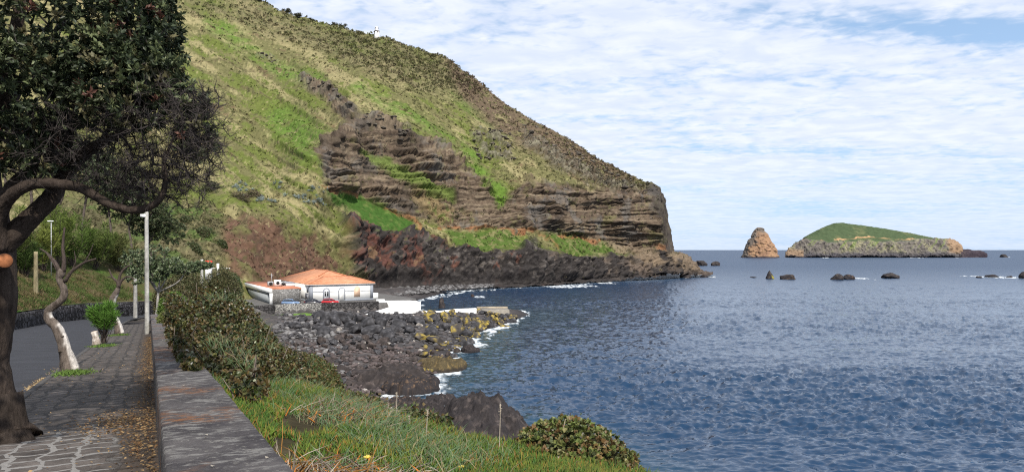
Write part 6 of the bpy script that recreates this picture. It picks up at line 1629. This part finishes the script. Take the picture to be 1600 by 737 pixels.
# dark trunked wood on the bank, crowns showing under the big limb
for i, (px, py, D0, h, w, pal, lab) in enumerate([
        (168, 385, 60, 9.5, 4.2, PAL_P, "grey green spreading tree with thin dark trunk left of the lamp post"),
        (204, 388, 60, 8.5, 3.8, PAL_D, "dark trunked tree directly behind the top of the lamp post"),
        (132, 380, 60, 10.5, 4.2, PAL_D, "dark tree behind the green feathery shrubs"),
        (95, 372, 60, 11, 4.5, PAL_P, "pale leaved tree glimpsed between the big limbs"),
        (50, 365, 60, 12, 4.6, PAL_D, "dark tree glimpsed above the wooden post"),
        (10, 360, 60, 12, 5.0, PAL_D, "dark tree behind the big trunk at the left edge"),
        (236, 392, 60, 7.2, 3.2, PAL_D, "small dark tree between the lamp post and the hillside")]):
    b = bank_hit(px, py, D0); s = b[1] / 90; h *= s * 1.4; w *= s * 1.1
    crown_tree("bank_tree", lab, b - [0, 0, .3], [(0, 0, -.3), (g0.normal() * .4, 0, h * .25), (g0.normal() * .6, .2, h * .5), (g0.normal() * .7, .2, h * .72)],
               [((g0.normal() * w * .2 + dx * w, dy * w, h * (.74 + dz)), (w * .52, w * .5, h * .17)) for dx, dy, dz in ((-.5, 0, 0), (.45, .1, .03), (0, -.3, .10), (.1, .4, -.05), (.75, -.1, -.10))],
               80 + i, pal, BARK_D, (.34, .15), 15, 140, spread=.9, r0=.24, bare=45)
# rounded shrubs between the road's end and the hill
def mound_bush(name, label, px, py_top, w_px, h_px, D, pal, seed, n=5200, leaf=(.20, .13), group=None, cat="bush", squash=.7):
    g = np.random.default_rng(seed); k = D / F; c = P(px, py_top + h_px, D); o = empty(name, c - [0, 0, .5]); tag(o, label, cat, group)
    V, Fc = ICO[4]; nz = fbm(V, .55, 4, .6, seed * 1.1); sh = np.array([w_px * k / 2, w_px * k / 2 * squash, h_px * k]); Q = V * sh * (1 + .28 * nz)[:, None] + [0, 0, .5]
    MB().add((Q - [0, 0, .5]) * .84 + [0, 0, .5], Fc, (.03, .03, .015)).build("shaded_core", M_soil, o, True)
    keep = V[:, 2] > -.75; mb = MB(); leaves(mb, *foliage_surface(Q[keep], norm(V / sh)[keep], n, .06 * w_px * k * .5, leaf[0], leaf[1], pal, g, spread=.8)); mb.build("leaves", M_leaf, o); return o
OL = [(.085, .095, .035), (.11, .105, .045), (.06, .075, .028), (.12, .095, .045)]
mound_bush("olive_bush", "broad olive bush behind the tall hedge, left of the slim pole", 290, 424, 66, 44, 92, OL, 1, 6500, group="bushes below the hill")
mound_bush("olive_bush", "olive bush right of the slim pole beside the annex", 346, 420, 56, 46, 104, OL, 2, 6000, group="bushes below the hill")
mound_bush("olive_bush", "dark green bush against the brown earth bank above the annex", 362, 428, 30, 26, 140, [(.04, .075, .03), (.06, .095, .035), (.08, .10, .04)], 3, 2600, (.28, .18), group="bushes below the hill")
mound_bush("olive_bush", "brownish bush under the pale crowned tree", 268, 440, 50, 34, 78, [(.09, .085, .035), (.07, .075, .03), (.12, .10, .05)], 4, 5000, group="bushes below the hill")
mound_bush("clipped_hedge", "clipped bright yellow green hedge past the end of the parapet", 271, 459, 36, 22, 47, [(.10, .17, .03), (.13, .19, .04), (.075, .13, .025)], 5, 6000, (.12, .07), cat="hedge", squash=1.4)
mound_bush("low_shrub", "low yellow green shrub between the parapet and the tall hedge", 262, 488, 26, 16, 33, [(.14, .17, .045), (.17, .18, .06), (.10, .13, .035)], 6, 2600, (.10, .06), squash=1.2)
for i, (px, py, w, lab) in enumerate([(292, 352, 26, "small dark bush on the lower hillside left of the agaves"), (318, 372, 34, "round bush in the brushy gully above the pale crowned tree"), (372, 318, 34, "brown twiggy bush left of the agave band"), (396, 312, 28, "brown twiggy bush just above the agave band"), (330, 300, 30, "dark bush at the outer edge of the tree's twigs"), (345, 385, 18, "lone small green bush on the brown earth bank"), (258, 366, 44, "large dark bush low on the hillside beside the lamp post top"), (300, 395, 30, "bush at the foot of the hill above the pale crown's end")]):
    q = hill_at(px, py); mound_bush("hillside_bush", lab, px, py - w * .5, w, w * .55, q[1], [(.06, .085, .03), (.09, .095, .04), (.045, .065, .025)] if i not in (2, 3) else [(.12, .09, .055), (.09, .07, .045)], 30 + i, 1500, (.42, .26), "bushes on the lower hillside")

# ------------------------------------------------------------------ agaves on the hillside and bushes on the skyline
def agaves():
    g = np.random.default_rng(17); mb = MB(); m = 34; a = g.uniform(0, 6.28, m); e = g.uniform(.15, 1.4, m)
    d = np.column_stack([np.cos(a) * np.cos(e), np.sin(a) * np.cos(e), np.sin(e)])
    leaves(mb, d * .05, d, np.tile([0, 0, 1.], (m, 1)), g.uniform(.8, 1.25, m), .20, np.array([.36, .41, .38]) * g.uniform(.75, 1.25, (m, 1)), .3, .35)
    src = None; pts = []
    for _ in range(34): pts.append((g.uniform(400, 512), 318 + g.normal() * 2.2))
    for _ in range(14): pts.append((g.uniform(470, 512), g.uniform(300, 322)))
    for _ in range(16): pts.append((g.uniform(358, 398), 300 + g.normal() * 9))
    for _ in range(5): pts.append((g.uniform(430, 445), g.uniform(292, 302)))
    for px, py in pts:
        q = hill_at(px, py)
        if src is None: o = mb.build("agave", M_leaf_dull); src = o
        else: o = src.copy(); col.objects.link(o)
        s = g.uniform(.7, 1.35); o.location = q + [0, 0, .1]; o.scale = (s, s, s); o.rotation_euler = (g.uniform(-.5, 0), g.uniform(-.3, .3), g.uniform(0, 6.28))
        tag(o, "silver blue agave rosette in the band across the lower grassy hillside", "agave", "agaves on the hillside")
agaves()
def skyline():
    g = np.random.default_rng(23)
    for i, (px, w, h, lab) in enumerate([(388, 22, 13, "scraggy bush highest on the skyline next to the photo's top edge"), (405, 20, 10, "scraggy skyline bush, second from the top edge"), (447, 16, 7, "low twiggy bush midway along the upper skyline"), (466, 14, 6, "low twiggy bush after the midway one on the skyline"), (523, 14, 8, "left half of the dark bush pair before the lighthouse"), (537, 18, 9, "right half of the dark bush pair before the lighthouse"), (486, 12, 5, "smallest thin bush on the skyline")]):
        y = np.interp(px, [340, 430, 500, 560, 640], [-22, 14, 38, 50, 74]); D = 530; k = D / F
        feather("skyline_bush", lab, P(px, y + 2, D) - [0, 0, .8], h * k + .8, w * k * .5, 420, (.07, .07, .045), "bushes on the skyline", stems=9, seed=60 + i, width=.42, ln=1.3, stem_r=.09, low=.2)
skyline()
